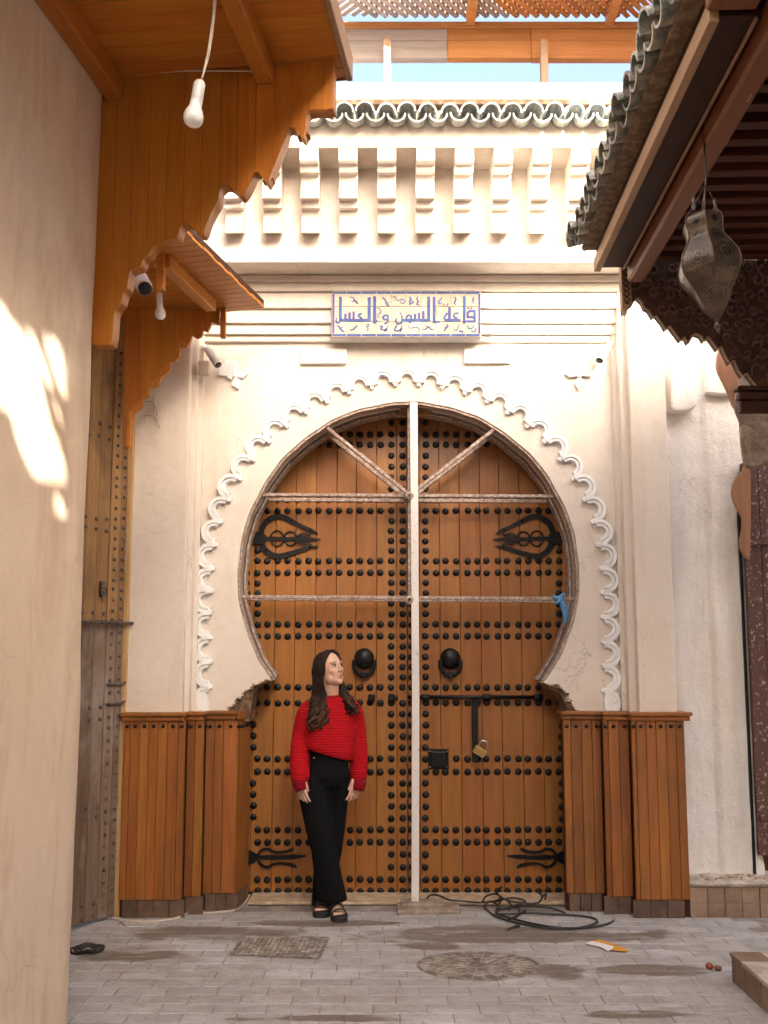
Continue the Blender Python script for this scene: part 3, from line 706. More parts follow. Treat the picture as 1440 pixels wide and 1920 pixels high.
def hinge_low(root, s):
    X = lambda x: x if s > 0 else 1526-x
    m = MB(); m.prism([D(X(x), y)+Vector((0,-.002,0)) for x, y in ((466,1592),(474,1596),(488,1604),(488,1609),(474,1618),(466,1621))], (0,-.010,0)); h = m.build('strap_hinge', M['iron'], root, bevel=.002)
    def bar(pts, ws, e):
        qs = [D(X(x), y)+Vector((0, -e, 0)) for x, y in pts]; n0 = len(qs); qs = catmull(qs, 4); wv = []
        for k in range(len(qs)):
            f = k/4; i = min(int(f), n0-2); t = f-i; wv.append((ws[i]*(1-t)+ws[i+1]*t)*PD)
        mm = MB(); mm.ribbon(qs, wv, (0,-1,0), .008); mm.build('hinge_scroll', M['iron'], h)
    bar([(482,1606),(505,1607),(530,1607),(552,1606),(576,1604)], [5,9,7,8,1], .006)
    bar([(484,1604),(490,1594),(502,1591),(514,1596),(530,1597),(546,1593),(550,1589)], [4,5,5,4,5,6,3], .009)
    bar([(484,1609),(490,1620),(502,1625),(514,1619),(530,1618),(548,1621),(557,1626)], [4,5,5,4,5,6,3], .0105)
for root, s in ((lefta, 1), (righta, -1)): hinge_top(root, s); hinge_low(root, s)
def knocker(root, cx_, cy_, tall):
    c = D(cx_, cy_); m = MB()
    m.ball(D(cx_, cy_-6)+Vector((0,-.012,0)), .068, .050, .072, 18, 10); k = m.build('knocker', M['iron'], root, smooth=True)
    pts = [(cx_-18, cy_-4), (cx_-18, cy_+10), (cx_-11, cy_+21), (cx_, cy_+26), (cx_+11, cy_+21), (cx_+18, cy_+10), (cx_+18, cy_-4)]
    qs = catmull([D(x, y)+Vector((0,-.035,0)) for x, y in pts], 4)
    m = MB(); m.tube(qs, .015, 8); m.build('knocker_ring', M['iron'], k, smooth=True)
    m = MB(); m.prism([D(x, y)+Vector((0,-.022,0)) for x, y in ((cx_-7,cy_+19),(cx_+7,cy_+19),(cx_+4,cy_+28),(cx_,cy_+31),(cx_-4,cy_+28))], (0,-.034,0)); m.build('knocker_striker', M['iron'], k, bevel=.004)
knocker(lefta, 683, 1241, 1); knocker(righta, 844, 1241, 1)
# sliding bolt, staples, lock box
bolt = iron_tube([(764,1307),(1012,1307)], .0135, righta, 'bolt', .030, 10, 1)
for x in (797, 912, 1008):
    m = MB(); m.tube([D(x-9,1307)+Vector((0,-.030,0)), D(x-7,1307)+Vector((0,-.030,0)), D(x+7,1307)+Vector((0,-.030,0)), D(x+9,1307)+Vector((0,-.030,0))], [.012,.021,.021,.012], 10); m.build('bolt_collar', M['iron'], bolt, smooth=True)
    m = MB(); p = D(x, 1307); m.box(p.x-.012, p.x+.012, Y_DOOR-.03, Y_DOOR-.001, p.z-.018, p.z+.018); m.build('bolt_staple', M['iron'], bolt)
m = MB(); p, q = D(885,1428), D(895,1310); m.box(p.x, q.x, Y_DOOR-.034, Y_DOOR-.022, p.z, q.z); m.build('hasp', M['iron'], bolt, bevel=.003)
for x in (697, 734):
    m = MB(); p = D(x, 1308); m.box(p.x-.022, p.x+.022, Y_DOOR-.035, Y_DOOR-.001, p.z-.024, p.z+.024); m.build('bolt_socket', M['iron'], lefta, bevel=.006)
m = MB(); m.tube([D(746,1309)+Vector((0,-.02,0)), D(734,1309)+Vector((0,-.02,0))], .012, 8); m.build('bolt_stub', M['iron'], lefta, smooth=True)
m = MB(); p, q = D(803,1442), D(841,1404); m.box(p.x, q.x, Y_DOOR-.012, Y_DOOR-.001, p.z, q.z); lb = m.build('lock_box', M['iron'], righta, bevel=.003)
m = MB(); m.box(p.x+.014, q.x-.014, Y_DOOR-.030, Y_DOOR-.012, p.z+.014, q.z-.014); m.build('lock_cover', M['iron'], lb, bevel=.008, seg=2)
mm = MB()
for x, y in ((806,1408),(838,1408),(806,1438),(838,1438)): mm.ball(D(x, y)+Vector((0,-.013,0)), .006, .005, .006, 8, 5)
mm.build('lock_screws', M['steel'], lb, smooth=True, kind='stuff')
# padlock hanging on the hasp
pk = thing('padlock', D(894,1416)+Vector((0,-.05,0)), 'small brass padlock with steel shackle hanging on the bolt hasp', 'padlock')
rot = Matrix.Rotation(math.radians(32), 3, 'Y'); c0 = D(898,1408)+Vector((0,-.05,0))
m = MB(); ax, az = rot @ Vector((.042,0,0)), rot @ Vector((0,0,.027)); m.obox(c0, ax, (0,.012,0), az); m.build('lock_body', M['padlock'], pk, bevel=.004, seg=2)
m = MB()
for k in (-.4, 0, .4): m.obox(c0+az*k+Vector((0,-.0125,0)), ax*.98, (0,.0008,0), az*.05)
m.build('body_groove', M['brass'], pk, kind='stuff')
q = [c0+rot @ Vector((-.028*math.cos(t) if True else 0, 0, .022+.05*(.55+.45*math.sin(t)) if 0 <= t <= PI else 0)) for t in [PI*k/10 for k in range(11)]]
q = [c0+rot @ Vector((-.028, 0, .02))]+[c0+rot @ Vector((-.028*math.cos(t), 0, .05+.03*math.sin(t))) for t in [PI*k/10 for k in range(11)]]+[c0+rot @ Vector((.028, 0, .02))]
m = MB(); m.tube(q, .0055, 8); m.build('shackle', M['steel'], pk, smooth=True)

# ================================================================== IRON GRILLE FRAME in the arch
gr = thing('grille_frame', at(767, 1270, 6.0), 'rusty white flaked iron frame of bars spanning the horseshoe arch', 'frame')
def bandring(Y0, Y1, sc, th, nm, mat):
    pts = [(766+(x-766)*sc, 1084+(y-1084)*sc) for x, y in arc]; vs, fs = [], []
    for (x, y) in pts:
        for k in (0, th/PX_A):
            xx, yy = 766+(x-766)*(1-k), 1084+(y-1084)*(1-k)
            p = at(xx, yy, Y_ARCH); vs += [Vector((p.x, Y0, p.z)), Vector((p.x, Y1, p.z))]
    n = len(pts)
    for i in range(n-1):
        a, b = i*4, i*4+4
        fs += [(a, b, b+1, a+1), (a+2, a+3, b+3, b+2), (a, a+2, b+2, b), (a+1, b+1, b+3, a+3)]
    fs += [(0,1,3,2), (4*n-4, 4*n-2, 4*n-1, 4*n-3)]
    m = MB(); m.add(vs, fs); o = m.build(nm, mat, gr)
    bm = bmesh.new(); bm.from_mesh(o.data); bmesh.ops.recalc_face_normals(bm, faces=bm.faces); bm.to_mesh(o.data); bm.free()
PX_A = 1.09
bandring(5.957, 6.04, .997, .013, 'frame_ring', M['rust'])
bandring(6.15, 6.24, .990, .014, 'rear_ring', M['rust'])
def sqbar(a, b, Y, wpx, nm='frame_bar', mat='rust', dep=.03, Yb=None):
    p, q = at(a[0], a[1], Y), at(b[0], b[1], Yb or Y); d = (q-p); t = d.normalized(); s_ = Vector((0,1,0)); n = t.cross(s_).normalized()
    m = MB(); m.obox((p+q)/2, d/2, s_*dep/2, n*(wpx*Y/1744/2)); return m.build(nm, M[mat], gr, bevel=.003)
YB = 6.015
sqbar((493,928),(1038,931), YB, 6.2); sqbar((449,1119),(1087,1123), YB, 6.6)
sqbar((614,803),(766,926), YB-.036, 6.5); sqbar((926,806),(771,926), YB-.035, 6.5); sqbar((767,752),(768,1130), YB-.001, 6.5, dep=.036)
YR = 6.19
def rear(a): return (720+(a[0]-720)*YB/YR, 1250+(a[1]-1250)*YB/YR)
sqbar(rear((497,928)), rear((1034,931)), YR, 7); sqbar(rear((617,806)), rear((766,926)), YR-.035, 7); sqbar(rear((922,809)), rear((771,926)), YR-.034, 7); sqbar(rear((780,756)), rear((781,1128)), YR-.001, 9, dep=.034)
sqbar(rear((455,1119)), rear((1082,1123)), YR, 7)
for (x, y) in ((768,930),(768,1125)):
    m = MB(); c = at(x, y, YB-.05); m.lathe(c, [(.0, -.02), (.028, -.02), (.030, .0), (.026, .012), (.012, .014)], 12, (0,-1,0), caps=False); m.build('bar_boss', M['rust'], gr, smooth=True)
m = MB(); p, q = at(750, 781, 6.1), at(808, 757, 6.1); m.box(p.x, q.x, 6.075, 6.14, p.z, q.z+.02); m.build('top_block', M['oldwood'], gr, bevel=.004)
# white prop post on its two slabs
post = MB(); Yp = 5.955; a = [at(x, y, Yp) for x, y in ((768.5,752),(783,752),(786.5,1300),(785.5,1697),(771.5,1697),(772.5,1300))]
a[3].z = a[4].z = .0415; post.prism(a, (0, .03, 0)); tag(post.build('prop_post', M['postpaint'], bevel=.002), 'thin white painted post standing in front of the middle of the gate', 'post')
m = MB(); p, q = atz(752, 1701, .04), atz(832, 1694, .04); m.box(p.x, q.x, 5.90, 6.035, .0215, .041); tag(m.build('stone_slab', M['slabstone'], bevel=.004), 'upper small flat slab directly under the white post', 'slab', 'slabs under the post')
m = MB(); p, q = atz(745, 1712, .02), atz(862, 1700, .02); m.box(p.x, q.x, 5.82, 6.03, .0, .021); tag(m.build('stone_slab', M['slabstone'], bevel=.005), 'wider lower flat slab lying on the paving beneath the post', 'slab', 'slabs under the post')
# blue rag knotted on the lower bar
m = MB(); c = at(1050, 1124, YB-.03)
m.ball(c, .030, .024, .026, 10, 7)
for k, (dx, dz, w_) in enumerate(((-.05,.02,.014),(-.04,-.03,.012),(.035,.035,.012),(.03,-.06,.018),(.045,-.13,.020),(.03,-.16,.016))):
    e = c+Vector((dx, R.uniform(-.02,.01), dz)); m.tube(catmull([c, c.lerp(e,.5)+Vector((R.uniform(-.01,.01),-.012,R.uniform(-.008,.012))), e], 4), [.014]*4+[w_*.8]*3+[w_*.7, .004], 6)
tag(m.build('blue_rag', M['rag'], smooth=True), 'torn blue plastic rag knotted round the lower bar of the iron frame', 'rag')

# ================================================================== PLANKED CLADDING at the pilaster feet
small_stud = stud_mesh('stud', .0125, .009, M['iron'], 8)
def cladding(lab, sections, returns, base_tiles, curve=None, capx=None):
    root = thing('pier_cladding', (xat(sections[0][0][0], 5.9, 1500), 5.9, 0), lab, 'cladding', 'planked cladding either side of the gate')
    ztop_ = zat(1352, 5.73, 300); zb = .105
    for seams, Y in sections:
        for i in range(len(seams)-1):
            a, b = xat(seams[i], Y, 1500), xat(seams[i+1], Y, 1500)
            m = MB(); m.box(a+.0012, b-.0012, Y+R.uniform(-.001,.001), Y+.03, zb, ztop_); m.build('plank', M['clad'], root, bevel=.0025)
            o = link('stud', small_stud, ((a+b)/2, Y-.001, zat(1362, Y, 300)), root)
        a, b = xat(seams[0], Y, 1500), xat(seams[-1], Y, 1500)
        m = MB(); m.box(a+.002, b-.002, Y+.031, 5.98 if Y > 5.85 else 5.90, 0, ztop_-.002); m.build('backing_board', M['dark'], root)
    for (x, Y0, Y1, sgn) in returns:
        X = xat(x, Y0, 1500); n = 1
        m = MB(); m.box(X-(.028 if sgn > 0 else -.002), X+(-.002 if sgn > 0 else .028), Y0+.0305, Y1-.001, zb, ztop_-.001); m.build('return_plank', M['return'], root, bevel=.002)
        o = link('stud', small_stud, (X+(.0005*sgn), (Y0+Y1)/2+.012, zat(1362, Y0, 300)), root); o.rotation_euler = (0, 0, PI/2*sgn)
    if curve:
        (xa, Ya, xb, Yb) = curve; A_, B_ = Vector((xat(xa, Ya, 1500), Ya, 0)), Vector((xat(xb, Yb, 1500), Yb, 0)); pts = []
        for k in range(9):
            t = k/8; pts.append(Vector((A_.x+(B_.x-A_.x)*math.sin(t*PI/2), A_.y+(B_.y-A_.y)*(1-math.cos(t*PI/2)), 0)))
        for k in range(8):
            p, q = pts[k], pts[k+1]; d = (q-p).normalized(); n_ = Vector((d.y, -d.x, 0))
            m = MB(); m.prism([p+Vector((0,0,zb)), q+Vector((0,0,zb)), q-n_*.02+Vector((0,0,zb)), p-n_*.02+Vector((0,0,zb))], (0,0,ztop_-zb)); m.build('plank', M['clad'], root, bevel=.002)
            o = link('stud', small_stud, (p+q)/2+n_*.0005+Vector((0,0,zat(1362, 5.9, 300))), root); o.rotation_euler = (0,0,math.atan2(n_.y, n_.x)+PI/2)
        m = MB(); m.prism([p+Vector((.0,-.0,0)) for p in pts]+[Vector((A_.x, B_.y, 0))], (0,0,zb-.002)); m.build('base_block', M['basetile'], root)
        m = MB(); m.prism([p+Vector((.03*i_/8,-.03*(1-i_/8),ztop_+.0008)) for i_, p in enumerate(pts)]+[Vector((A_.x, B_.y, ztop_+.0008))], (0,0,.05)); m.build('cap_moulding', M['clad'], root, bevel=.004)
    for i, (x0, x1, Y) in enumerate(capx):
        a, b = xat(x0, Y-.035, 1340), xat(x1, Y-.035, 1340); e = i*.0011
        m = MB(); m.box(a, b, Y-.035, 6.0, ztop_+.030+e, ztop_+.052+e); m.build('cap_moulding', M['clad'], root, bevel=.005, seg=2)
        m = MB(); m.box(a+.010, b-.010, Y-.018, 5.99, ztop_+.0004+e*.2, ztop_+.029+e); m.build('cap_moulding', M['clad'], root, bevel=.006, seg=2)
    for (x0, x1, Y, n) in base_tiles:
        a, b = xat(x0, Y, 1700), xat(x1, Y, 1700)
        for k in range(n):
            p = a+(b-a)*k/n; q = a+(b-a)*(k+1)/n
            m = MB(); m.box(p+.001, q-.001, Y+.006+R.uniform(0,.004), Y+.03, -.003, zb-.002); m.build('base_tile', M['basetile'], root, bevel=.002)
    return root
cladding('brown plank cladding with studded top strip, beside the old studded door', [([228,240.6,258,276,293,311,331,344.5], 5.73), ([347,363,380], 5.81), ([383,400,417,443], 5.89)],
    [(344.5, 5.73, 5.81, 1), (380, 5.81, 5.89, 1)], [(228,344.5,5.73,4), (347,380,5.81,1), (383,443,5.89,3)], (443, 5.89, 468, 6.2), [(224,347,5.73), (343,384,5.81), (379,446,5.89)])
cladding('orange plank cladding with studded top strip, beside the tiled step', [([1059,1073,1093,1113,1131], 5.89), ([1134,1144,1164,1185], 5.81), ([1188,1196,1215,1234,1253,1272,1288], 5.73)],
    [(1134, 5.81, 5.89, -1), (1188, 5.73, 5.81, -1)], [(1068,1131,5.89,3), (1134,1185,5.81,2), (1188,1285,5.73,3)], None, [(1052,1136,5.89), (1130,1192,5.81), (1182,1299,5.73)])
# ================================================================== LEFT WALL, canopy and old studded door
YW = 3.60
EW = at(152, 1500, YW); EW.z = 0
th_ = math.radians(8); WL = Vector((math.sin(th_), math.cos(th_), 0)); WN = Vector((math.cos(th_), -math.sin(th_), 0)); UP = Vector((0,0,1))
def LW(s, t, z): return EW + WN*s + WL*t + UP*z          # s out of the wall, t along it (away from the camera), z up
ZS = atpl(195, 150, EW, WL).z                              # underside of the canopy
wall = thing('plaster_wall', EW, 'tall ochre plaster wall along the left edge with a ragged patch of sun', 'wall')
nu, nv = 70, 60; vs, fs = [], []
for j in range(nv+1):
    for i in range(nu+1):
        t = -6.5+6.5*(i/nu)**.6; z = (ZS+.02)*j/nv; p = LW(0, t, z)
        e = (noise.noise(p*.8)*.022+noise.noise(p*2.7)*.008)*(1.0)
        edge = max(0, 1-abs(t)/.05)
        vs.append(LW(e-.02*edge*edge, t+noise.noise(Vector((0,0,z*1.4)))*.012*(1 if i == nu else 0), z))
for j in range(nv):
    for i in range(nu): a = j*(nu+1)+i; fs.append((a, a+1, a+nu+2, a+nu+1))
m = MB(); m.add(vs, fs); m.build('plaster_face', M['ochre'], wall, smooth=True)
m = MB(); m.prism([LW(-.035,-6.5,0), LW(-.035,-.004,0), LW(-.42,-.004,0), LW(-.42,-6.5,0)], (0,0,ZS+.6)); m.build('wall_core', M['ochre'], wall)
m = MB(); m.prism([LW(-.42,-.02,0), LW(-.42,-.14,0), LW(-2.2,1.2,0), LW(-2.2,1.35,0)], (0,0,4.6)); m.build('return_wall', M['ochre'], wall)
# canopy over the lane on the left
can = thing('wooden_canopy', LW(.5, 0, ZS), 'large varnished plank canopy at top left with a scalloped end panel', 'canopy')
XR = atpl(655, 165, LW(0, .12, 0), WL); SR = (XR-EW).dot(WN)
t = -1.0; 
while t < .115:
    wd = .082; m = MB(); m.obox(LW((SR-.012)/2, t+wd/2, ZS+.011), WN*((SR-.016)/2), WL*(wd/2-.0012), UP*.010)
    m.build('soffit_board', M['soffit'], can, bevel=.002); t += wd
m = MB(); m.prism([LW(-.1,-3.2,ZS+.024), LW(SR-.012,-3.2,ZS+.024), LW(SR-.012,.118,ZS+.024), LW(-.1,.118,ZS+.024)], (0,0,.05)); m.build('roof_deck', M['dark'], can)
m = MB(); m.prism([LW(SR-.012,-3.2,ZS-.012), LW(SR+.012,-3.2,ZS-.012), LW(SR+.012,.135,ZS-.012), LW(SR-.012,.135,ZS-.012)], (0,0,.11)); m.build('edge_fascia', M['strip'], can, bevel=.003)
m = MB(); m.prism([LW(0,.121,ZS+.001), LW(SR-.014,.121,ZS+.001), LW(SR-.014,.14,ZS+.001), LW(0,.14,ZS+.001)], (0,0,.09)); m.build('end_fascia', M['beam'], can, bevel=.002)
b0 = atpl(498, 160, LW(0,-.003,0), WL); sb = (b0-EW).dot(WN)
m = MB(); m.prism([LW(sb-.036,-3.0,ZS-.085), LW(sb+.036,-3.0,ZS-.085), LW(sb+.036,-.003,ZS-.085), LW(sb-.036,-.003,ZS-.085)], (0,0,.084)); m.build('ceiling_beam', M['beam'], can, bevel=.006, seg=2)
m = MB(); m.prism([LW(.005,-3.0,ZS-.10), LW(.075,-3.0,ZS-.10), LW(.075,-.003,ZS-.10), LW(.005,-.003,ZS-.10)], (0,0,.099)); m.build('wall_plate', M['beam'], can, bevel=.004)
# scalloped end panel: each plank cut to the curve
low = [(172,640),(176,645),(202,646),(208,640),(211,624),(212,600),(216,580),(226,566),(231,548),(238,538),(241,518),(246,505),(262,499),(268,486),(278,476),(288,462),(310,451),(332,444),(337,428),(343,419),(353,419),(362,428),(372,437),(381,436),(388,418),(398,394),(409,376),(412,356),(420,347),(430,348),(441,358),(452,367),(462,356),(472,336),(477,324),(484,322),(493,334),(501,342),(508,326),(521,294),(535,258),(538,243),(543,238),(553,241),(562,252),(569,257),(573,238),(575,214),(583,206),(600,205),(614,205)]
lowP = []
for x, y in low:
    p = atpl(x, y, EW, WL)-EW; lowP.append((p.dot(WN), p.z))
S2 = catmull([Vector((s_, z_, 0)) for s_, z_ in lowP], 3); S2 = [(p.x, p.y) for p in S2]
mono = [S2[0]]
for s_, z_ in S2[1:]: mono.append((max(s_, mono[-1][0]+.0006), z_))
def zlow(s_):
    if s_ <= mono[0][0]: return mono[0][1]
    for (a, za), (b, zb) in zip(mono, mono[1:]):
        if a <= s_ <= b: return za+(zb-za)*(s_-a)/(b-a)
    return mono[-1][1]
smax = mono[-1][0]
k = 0; s0 = mono[0][0]; wd = (smax-s0)/13
while k < 13:
    a, b = s0+wd*k, s0+wd*(k+1); ins = [q for q in mono if a+.001 < q[0] < b-.001]
    pts = [(a+.0008, zlow(a+.0008))]+ins+[(b-.0008, zlow(b-.0008))]
    prof = [LW(s_, 0, z_) for s_, z_ in pts]+[LW(b-.0008, 0, ZS-.001), LW(a+.0008, 0, ZS-.001)]
    m = MB(); m.prism(prof, WL*.026); m.build('plank', M['canopy'], can); k += 1
m = MB()
for q0, q1 in zip(mono, mono[1:]): pass
q = [LW(s_, .027, z_+.0) for s_, z_ in mono]; vs, fs = [], []
for i, (s_, z_) in enumerate(mono):
    a = Vector(mono[min(i+1, len(mono)-1)])-Vector(mono[max(i-1, 0)]); nn = Vector((-a.y, a.x)).normalized()
    for off, tt in ((.0, .0275), (.0, .062), (.035, .062), (.035, .0275)): vs.append(LW(s_+nn.x*off, tt, min(ZS-.002, z_+nn.y*off)))
n = len(mono)
for i in range(n-1):
    for j in range(4): fs.append((i*4+j, (i+1)*4+j, (i+1)*4+(j+1) % 4, i*4+(j+1) % 4))
m.add(vs, fs); o = m.build('scalloped_edge_trim', M['canopy'], can)
bm = bmesh.new(); bm.from_mesh(o.data); bmesh.ops.recalc_face_normals(bm, faces=bm.faces); bm.to_mesh(o.data); bm.free()
m = MB(); m.prism([LW(smax-.001, .0, mono[-1][1]+.001), LW(smax+.024, .0, mono[-1][1]+.001), LW(smax+.024, .062, mono[-1][1]+.001), LW(smax-.001, .062, mono[-1][1]+.001)], (0,0,ZS-.002-mono[-1][1])); m.build('end_batten', M['canopy'], can, bevel=.002)
# cable clipped along the soffit edge, and the bare bulbs
def cable(nm, pts, r, mat, lab, cat, sub=5, n=6):
    m = MB(); m.tube(catmull(pts, sub), r, n); return tag(m.build(nm, M[mat], smooth=True), lab, cat)
cable('ceiling_cable', [atpl(x, y, LW(0,-.008,0), WL) for x, y in ((190,164),(203,163),(216,155),(222,143),(236,134),(255,131),(280,135),(302,136),(325,134),(350,133),(400,133),(440,133),(478,134))], .0035, 'cable', 'thin cable running along the joint between ceiling and scalloped panel', 'cable')
def bulb(lab, top, sock0, sock1, b1, Y, rs, rb, cordpts):
    root = thing('light_bulb', at(*sock0, Y), lab, 'light bulb', 'bare bulbs hanging from cords')
    a, b, c = at(*sock0, Y), at(*sock1, Y), at(*b1, Y); ax = (b-a).normalized(); L = (b-a).length; Lb = (c-b).length
    m = MB(); m.tube(catmull([at(x, y, Y+dy) for x, y, dy in cordpts], 5), .0028, 5); m.tube(catmull([at(x+3, y, Y+dy+.004) for x, y, dy in cordpts[:-1]]+[at(cordpts[-1][0], cordpts[-1][1], Y+.002)], 5), .0028, 5); m.build('cord', M['cable'], root, smooth=True)
    m = MB(); m.lathe(a, [(.3*rs, -.004), (.75*rs, 0), (rs, .12*L), (rs, .96*L), (.9*rs, L)], 16, ax); m.build('socket', M['white'], root, smooth=True)
    m = MB(); m.lathe(b, [(.62*rb, 0), (.60*rb, .12*Lb), (.66*rb, .25*Lb), (.84*rb, .38*Lb), (.97*rb, .52*Lb), (rb, .66*Lb), (.95*rb, .78*Lb), (.78*rb, .90*Lb), (.45*rb, .98*Lb), (.02*rb, Lb)], 18, ax, caps=False); m.build('glass_bulb', M['bulb'], root, smooth=True)
bulb('large bare white bulb hanging in front of the scalloped canopy panel', None, (375,153), (368,191), (361,237), 2.75, .0185, .0315, [(404,-40,0),(400,20,0),(394,70,0),(387,110,0),(378,150,0)])
bulb('small bare white bulb hanging below the old studded door canopy', None, (298.5,549), (299.5,570), (300,599), 5.15, .0175, .031, [(303,470,.0),(303,505,0),(301,530,0),(298.5,549,0)])

# old studded door on the left
RO = Vector((xat(213, 5.74, 1700), 5.74, 0)); dU = Vector((-.47, -.883, 0)).normalized(); dN = Vector((.883, -.47, 0)).normalized()
def OD(u, e, z): return RO+dU*u+dN*e+UP*z
old = thing('old_studded_door', OD(.4, 0, 0), 'old weathered wooden door studded with iron, half hidden behind the ochre wall', 'door')
def zo(y): return at(208, y, 5.72).z
zsplit = zo(1168); ztopo = zo(560)
us = [0, .055, .14, .235, .33, .43, .54, .66, .80, .95]
for i in range(len(us)-1):
    for (z0, z1, mt) in ((.022, zsplit-.003, 'oldgrey'), (zsplit, ztopo, 'oldwood')):
        e = R.uniform(-.003, .003) + (.006 if i < 2 else 0); m = MB()
        m.prism([OD(us[i]+.0012, e, z0), OD(us[i+1]-.0012, e, z0), OD(us[i+1]-.0012, e-.04, z0), OD(us[i]+.0012, e-.04, z0)], (0,0,z1-z0)); m.build('plank', M[mt], old, bevel=.002)
ost = stud_mesh('stud', .0125, .011, M['stud_old'], 8)
rot_o = math.atan2(dN.y, dN.x)+PI/2
def ostud(u, y):
    o = link('stud', ost, OD(u, .0065, zo(y)), old); o.rotation_euler = (0, 0, rot_o)
for y in list(range(668, 1165, 19))+list(range(1185, 1700, 22)):
    ostud(.027, y+R.uniform(-2,2)); ostud(.098, y+3+R.uniform(-2,2))
for y in (811,833,981,1001,1152,1324,1345,1505,1524,1684,1706):
    for u in (.17,.255,.34,.44): ostud(u, y+R.uniform(-2,2))
m = MB(); m.tube([OD(-.055,.03,zsplit+.0), OD(.1,.034,zsplit-.002), OD(.3,.03,zsplit-.004), OD(.6,.03,zsplit-.004)], [.010,.013,.011,.012], 7); m.build('iron_bar', M['stud_old'], old, smooth=True)
c = OD(.19, .012, zo(1110)); m = MB(); m.tube([c+dU*(.022*math.cos(t))+UP*(.03*math.sin(t)-.012)+dN*.012 for t in [2*PI*k/14 for k in range(15)]], .006, 6); m.obox(c+UP*.005, dU*.018, dN*.010, UP*.045); m.build('ring_pull', M['stud_old'], old)
for y in (1283, 1319):
    m = MB(); m.tube([OD(.13,.016,zo(y)), OD(.02,.018,zo(y)), OD(-.02,.018,zo(y-4))], .008, 6); m.build('small_bolt', M['stud_old'], old, smooth=True)
# jamb
jm = thing('door_jamb', (RO.x+.06, 5.76, 0), 'pale weathered timber jamb between the old studded door and the cream pilaster', 'door jamb')
a, b = xat(217, 5.77, 1500), xat(231, 5.77, 1500); m = MB(); m.box(a+.01, b, 5.75, 5.86, 0, zo(560)); m.build('jamb_post', M['jamb'], jm, bevel=.006)
m = MB(); m.box(a-.05, a+.009, 5.80, 5.9, 0, zo(560)); m.build('jamb_shade_strip', M['dark'], jm)  # dark filler whose colour stands for the shade between leaf and jamb
m = MB(); m.box(-2.6, -1.72, 5.9, 6.0, 0, 4.4); m.build('blocking_wall', M['ochre'], jm)

# small canopy over the old door
YK = 5.55
dc = thing('door_canopy', at(330, 560, YK), 'small plank canopy with saw toothed bracket above the old studded door', 'canopy')
ZK = at(495, 578, YK).z
def dk(x, y): return atz(x, y, ZK)
Q = [dk(350,437), dk(495,578), dk(415,566), dk(232,545)]
nearR, farR = Q[0], Q[1]; ax_ = (farR-nearR); L_ = ax_.length; ax_.normalize(); pr_ = Vector((-ax_.y, ax_.x, 0))
if pr_.x > 0: pr_ = -pr_
nbd = 16
for k in range(-4, nbd):
    t0, t1 = L_*k/nbd, L_*(k+1)/nbd
    jag = R.uniform(-.004,.004); a_, b_ = nearR+ax_*(t0+.0015)-pr_*jag, nearR+ax_*(t1-.0015)-pr_*jag
    m = MB(); m.prism([a_, b_, b_+pr_*1.0, a_+pr_*1.0], (0,0,.018)); m.build('soffit_board', M['beam'], dc, bevel=.0015)
m = MB(); c0_, c1_ = nearR+ax_*(-.3), farR; m.prism([c0_+UP*.0195, c1_+UP*.0195, c1_+pr_*1.0+UP*.0195, c0_+pr_*1.0+UP*.0195], (0,0,.03)); m.build('roof_deck', M['dark'], dc)
p, q = dk(308, 478), dk(396, 562); d_ = (q-p).normalized(); s_ = Vector((-d_.y, d_.x, 0)); 
m = MB(); m.prism([p+s_*.035-UP*.075, q+s_*.035-UP*.075, q-s_*.035-UP*.075, p-s_*.035-UP*.075], (0,0,.073)); m.build('soffit_beam', M['beam'], dc, bevel=.004)
p = dk(303, 478); m = MB(); m.box(p.x-.022, p.x+.022, p.y-.02, p.y+.02, ZK-.20, ZK-.002); m.build('hanging_batten', M['beam'], dc, bevel=.003)
# bracket
br = [(233,552),(233,836),(238,838),(247,835),(248,790),(251,775),(258,768),(267,762),(268,748),(279,742),(281,728),(291,724),(298,722),(301,708),(312,700),(318,694),(320,678),(330,676),(336,668),(338,652),(350,650),(356,642),(360,628),(370,634),(378,630),(381,618),(389,622),(394,612),(397,602),(404,606),(411,608),(412,552)]
pts = [at(x, y, YK) for x, y in br]
xs_ = [233, 264, 296, 328, 357, 386, 412]
lowbr = br[1:-1]
def zb_(x):
    for (a, ya), (b, yb) in zip(lowbr, lowbr[1:]):
        if a <= x <= b: return ya+(yb-ya)*(x-a)/max(.01, b-a)
    return lowbr[0][1] if x < lowbr[0][0] else lowbr[-1][1]
for a, b in zip(xs_, xs_[1:]):
    ins = [(x, y) for x, y in lowbr if a+.5 < x < b-.5]
    pl = [(a+.2, 552), (a+.2, zb_(a+.2))]+ins+[(b-.2, zb_(b-.2)), (b-.2, 552)]
    P_ = [at(x, y, YK) for x, y in pl]; P_[0].z = P_[-1].z = ZK-.003
    m = MB(); m.prism(P_, (0,.028,0)); m.build('bracket_plank', M['canopy'], dc)
m = MB()
for (a, ya), (b, yb) in zip(lowbr[3:], lowbr[4:]):
    p, q = at(a, ya-14, YK-.001), at(b, yb-14, YK-.001)
    if R.random() < .75: m.tube([p, q], .004, 4)
m.build('beaded_edge', M['beam'], dc, kind='stuff')
p, q = at(412.5, 632, YK-.01), at(424, 552, YK-.01); m = MB(); m.box(p.x, q.x, YK-.02, YK+.03, p.z, ZK-.003); m.build('end_batten', M['beam'], dc, bevel=.003)
p, q = at(237, 840, YK-.01), at(247, 770, YK-.01); m = MB(); m.box(p.x, q.x, YK-.022, YK-.001, p.z, q.z); m.build('foot_batten', M['beam'], dc, bevel=.003)

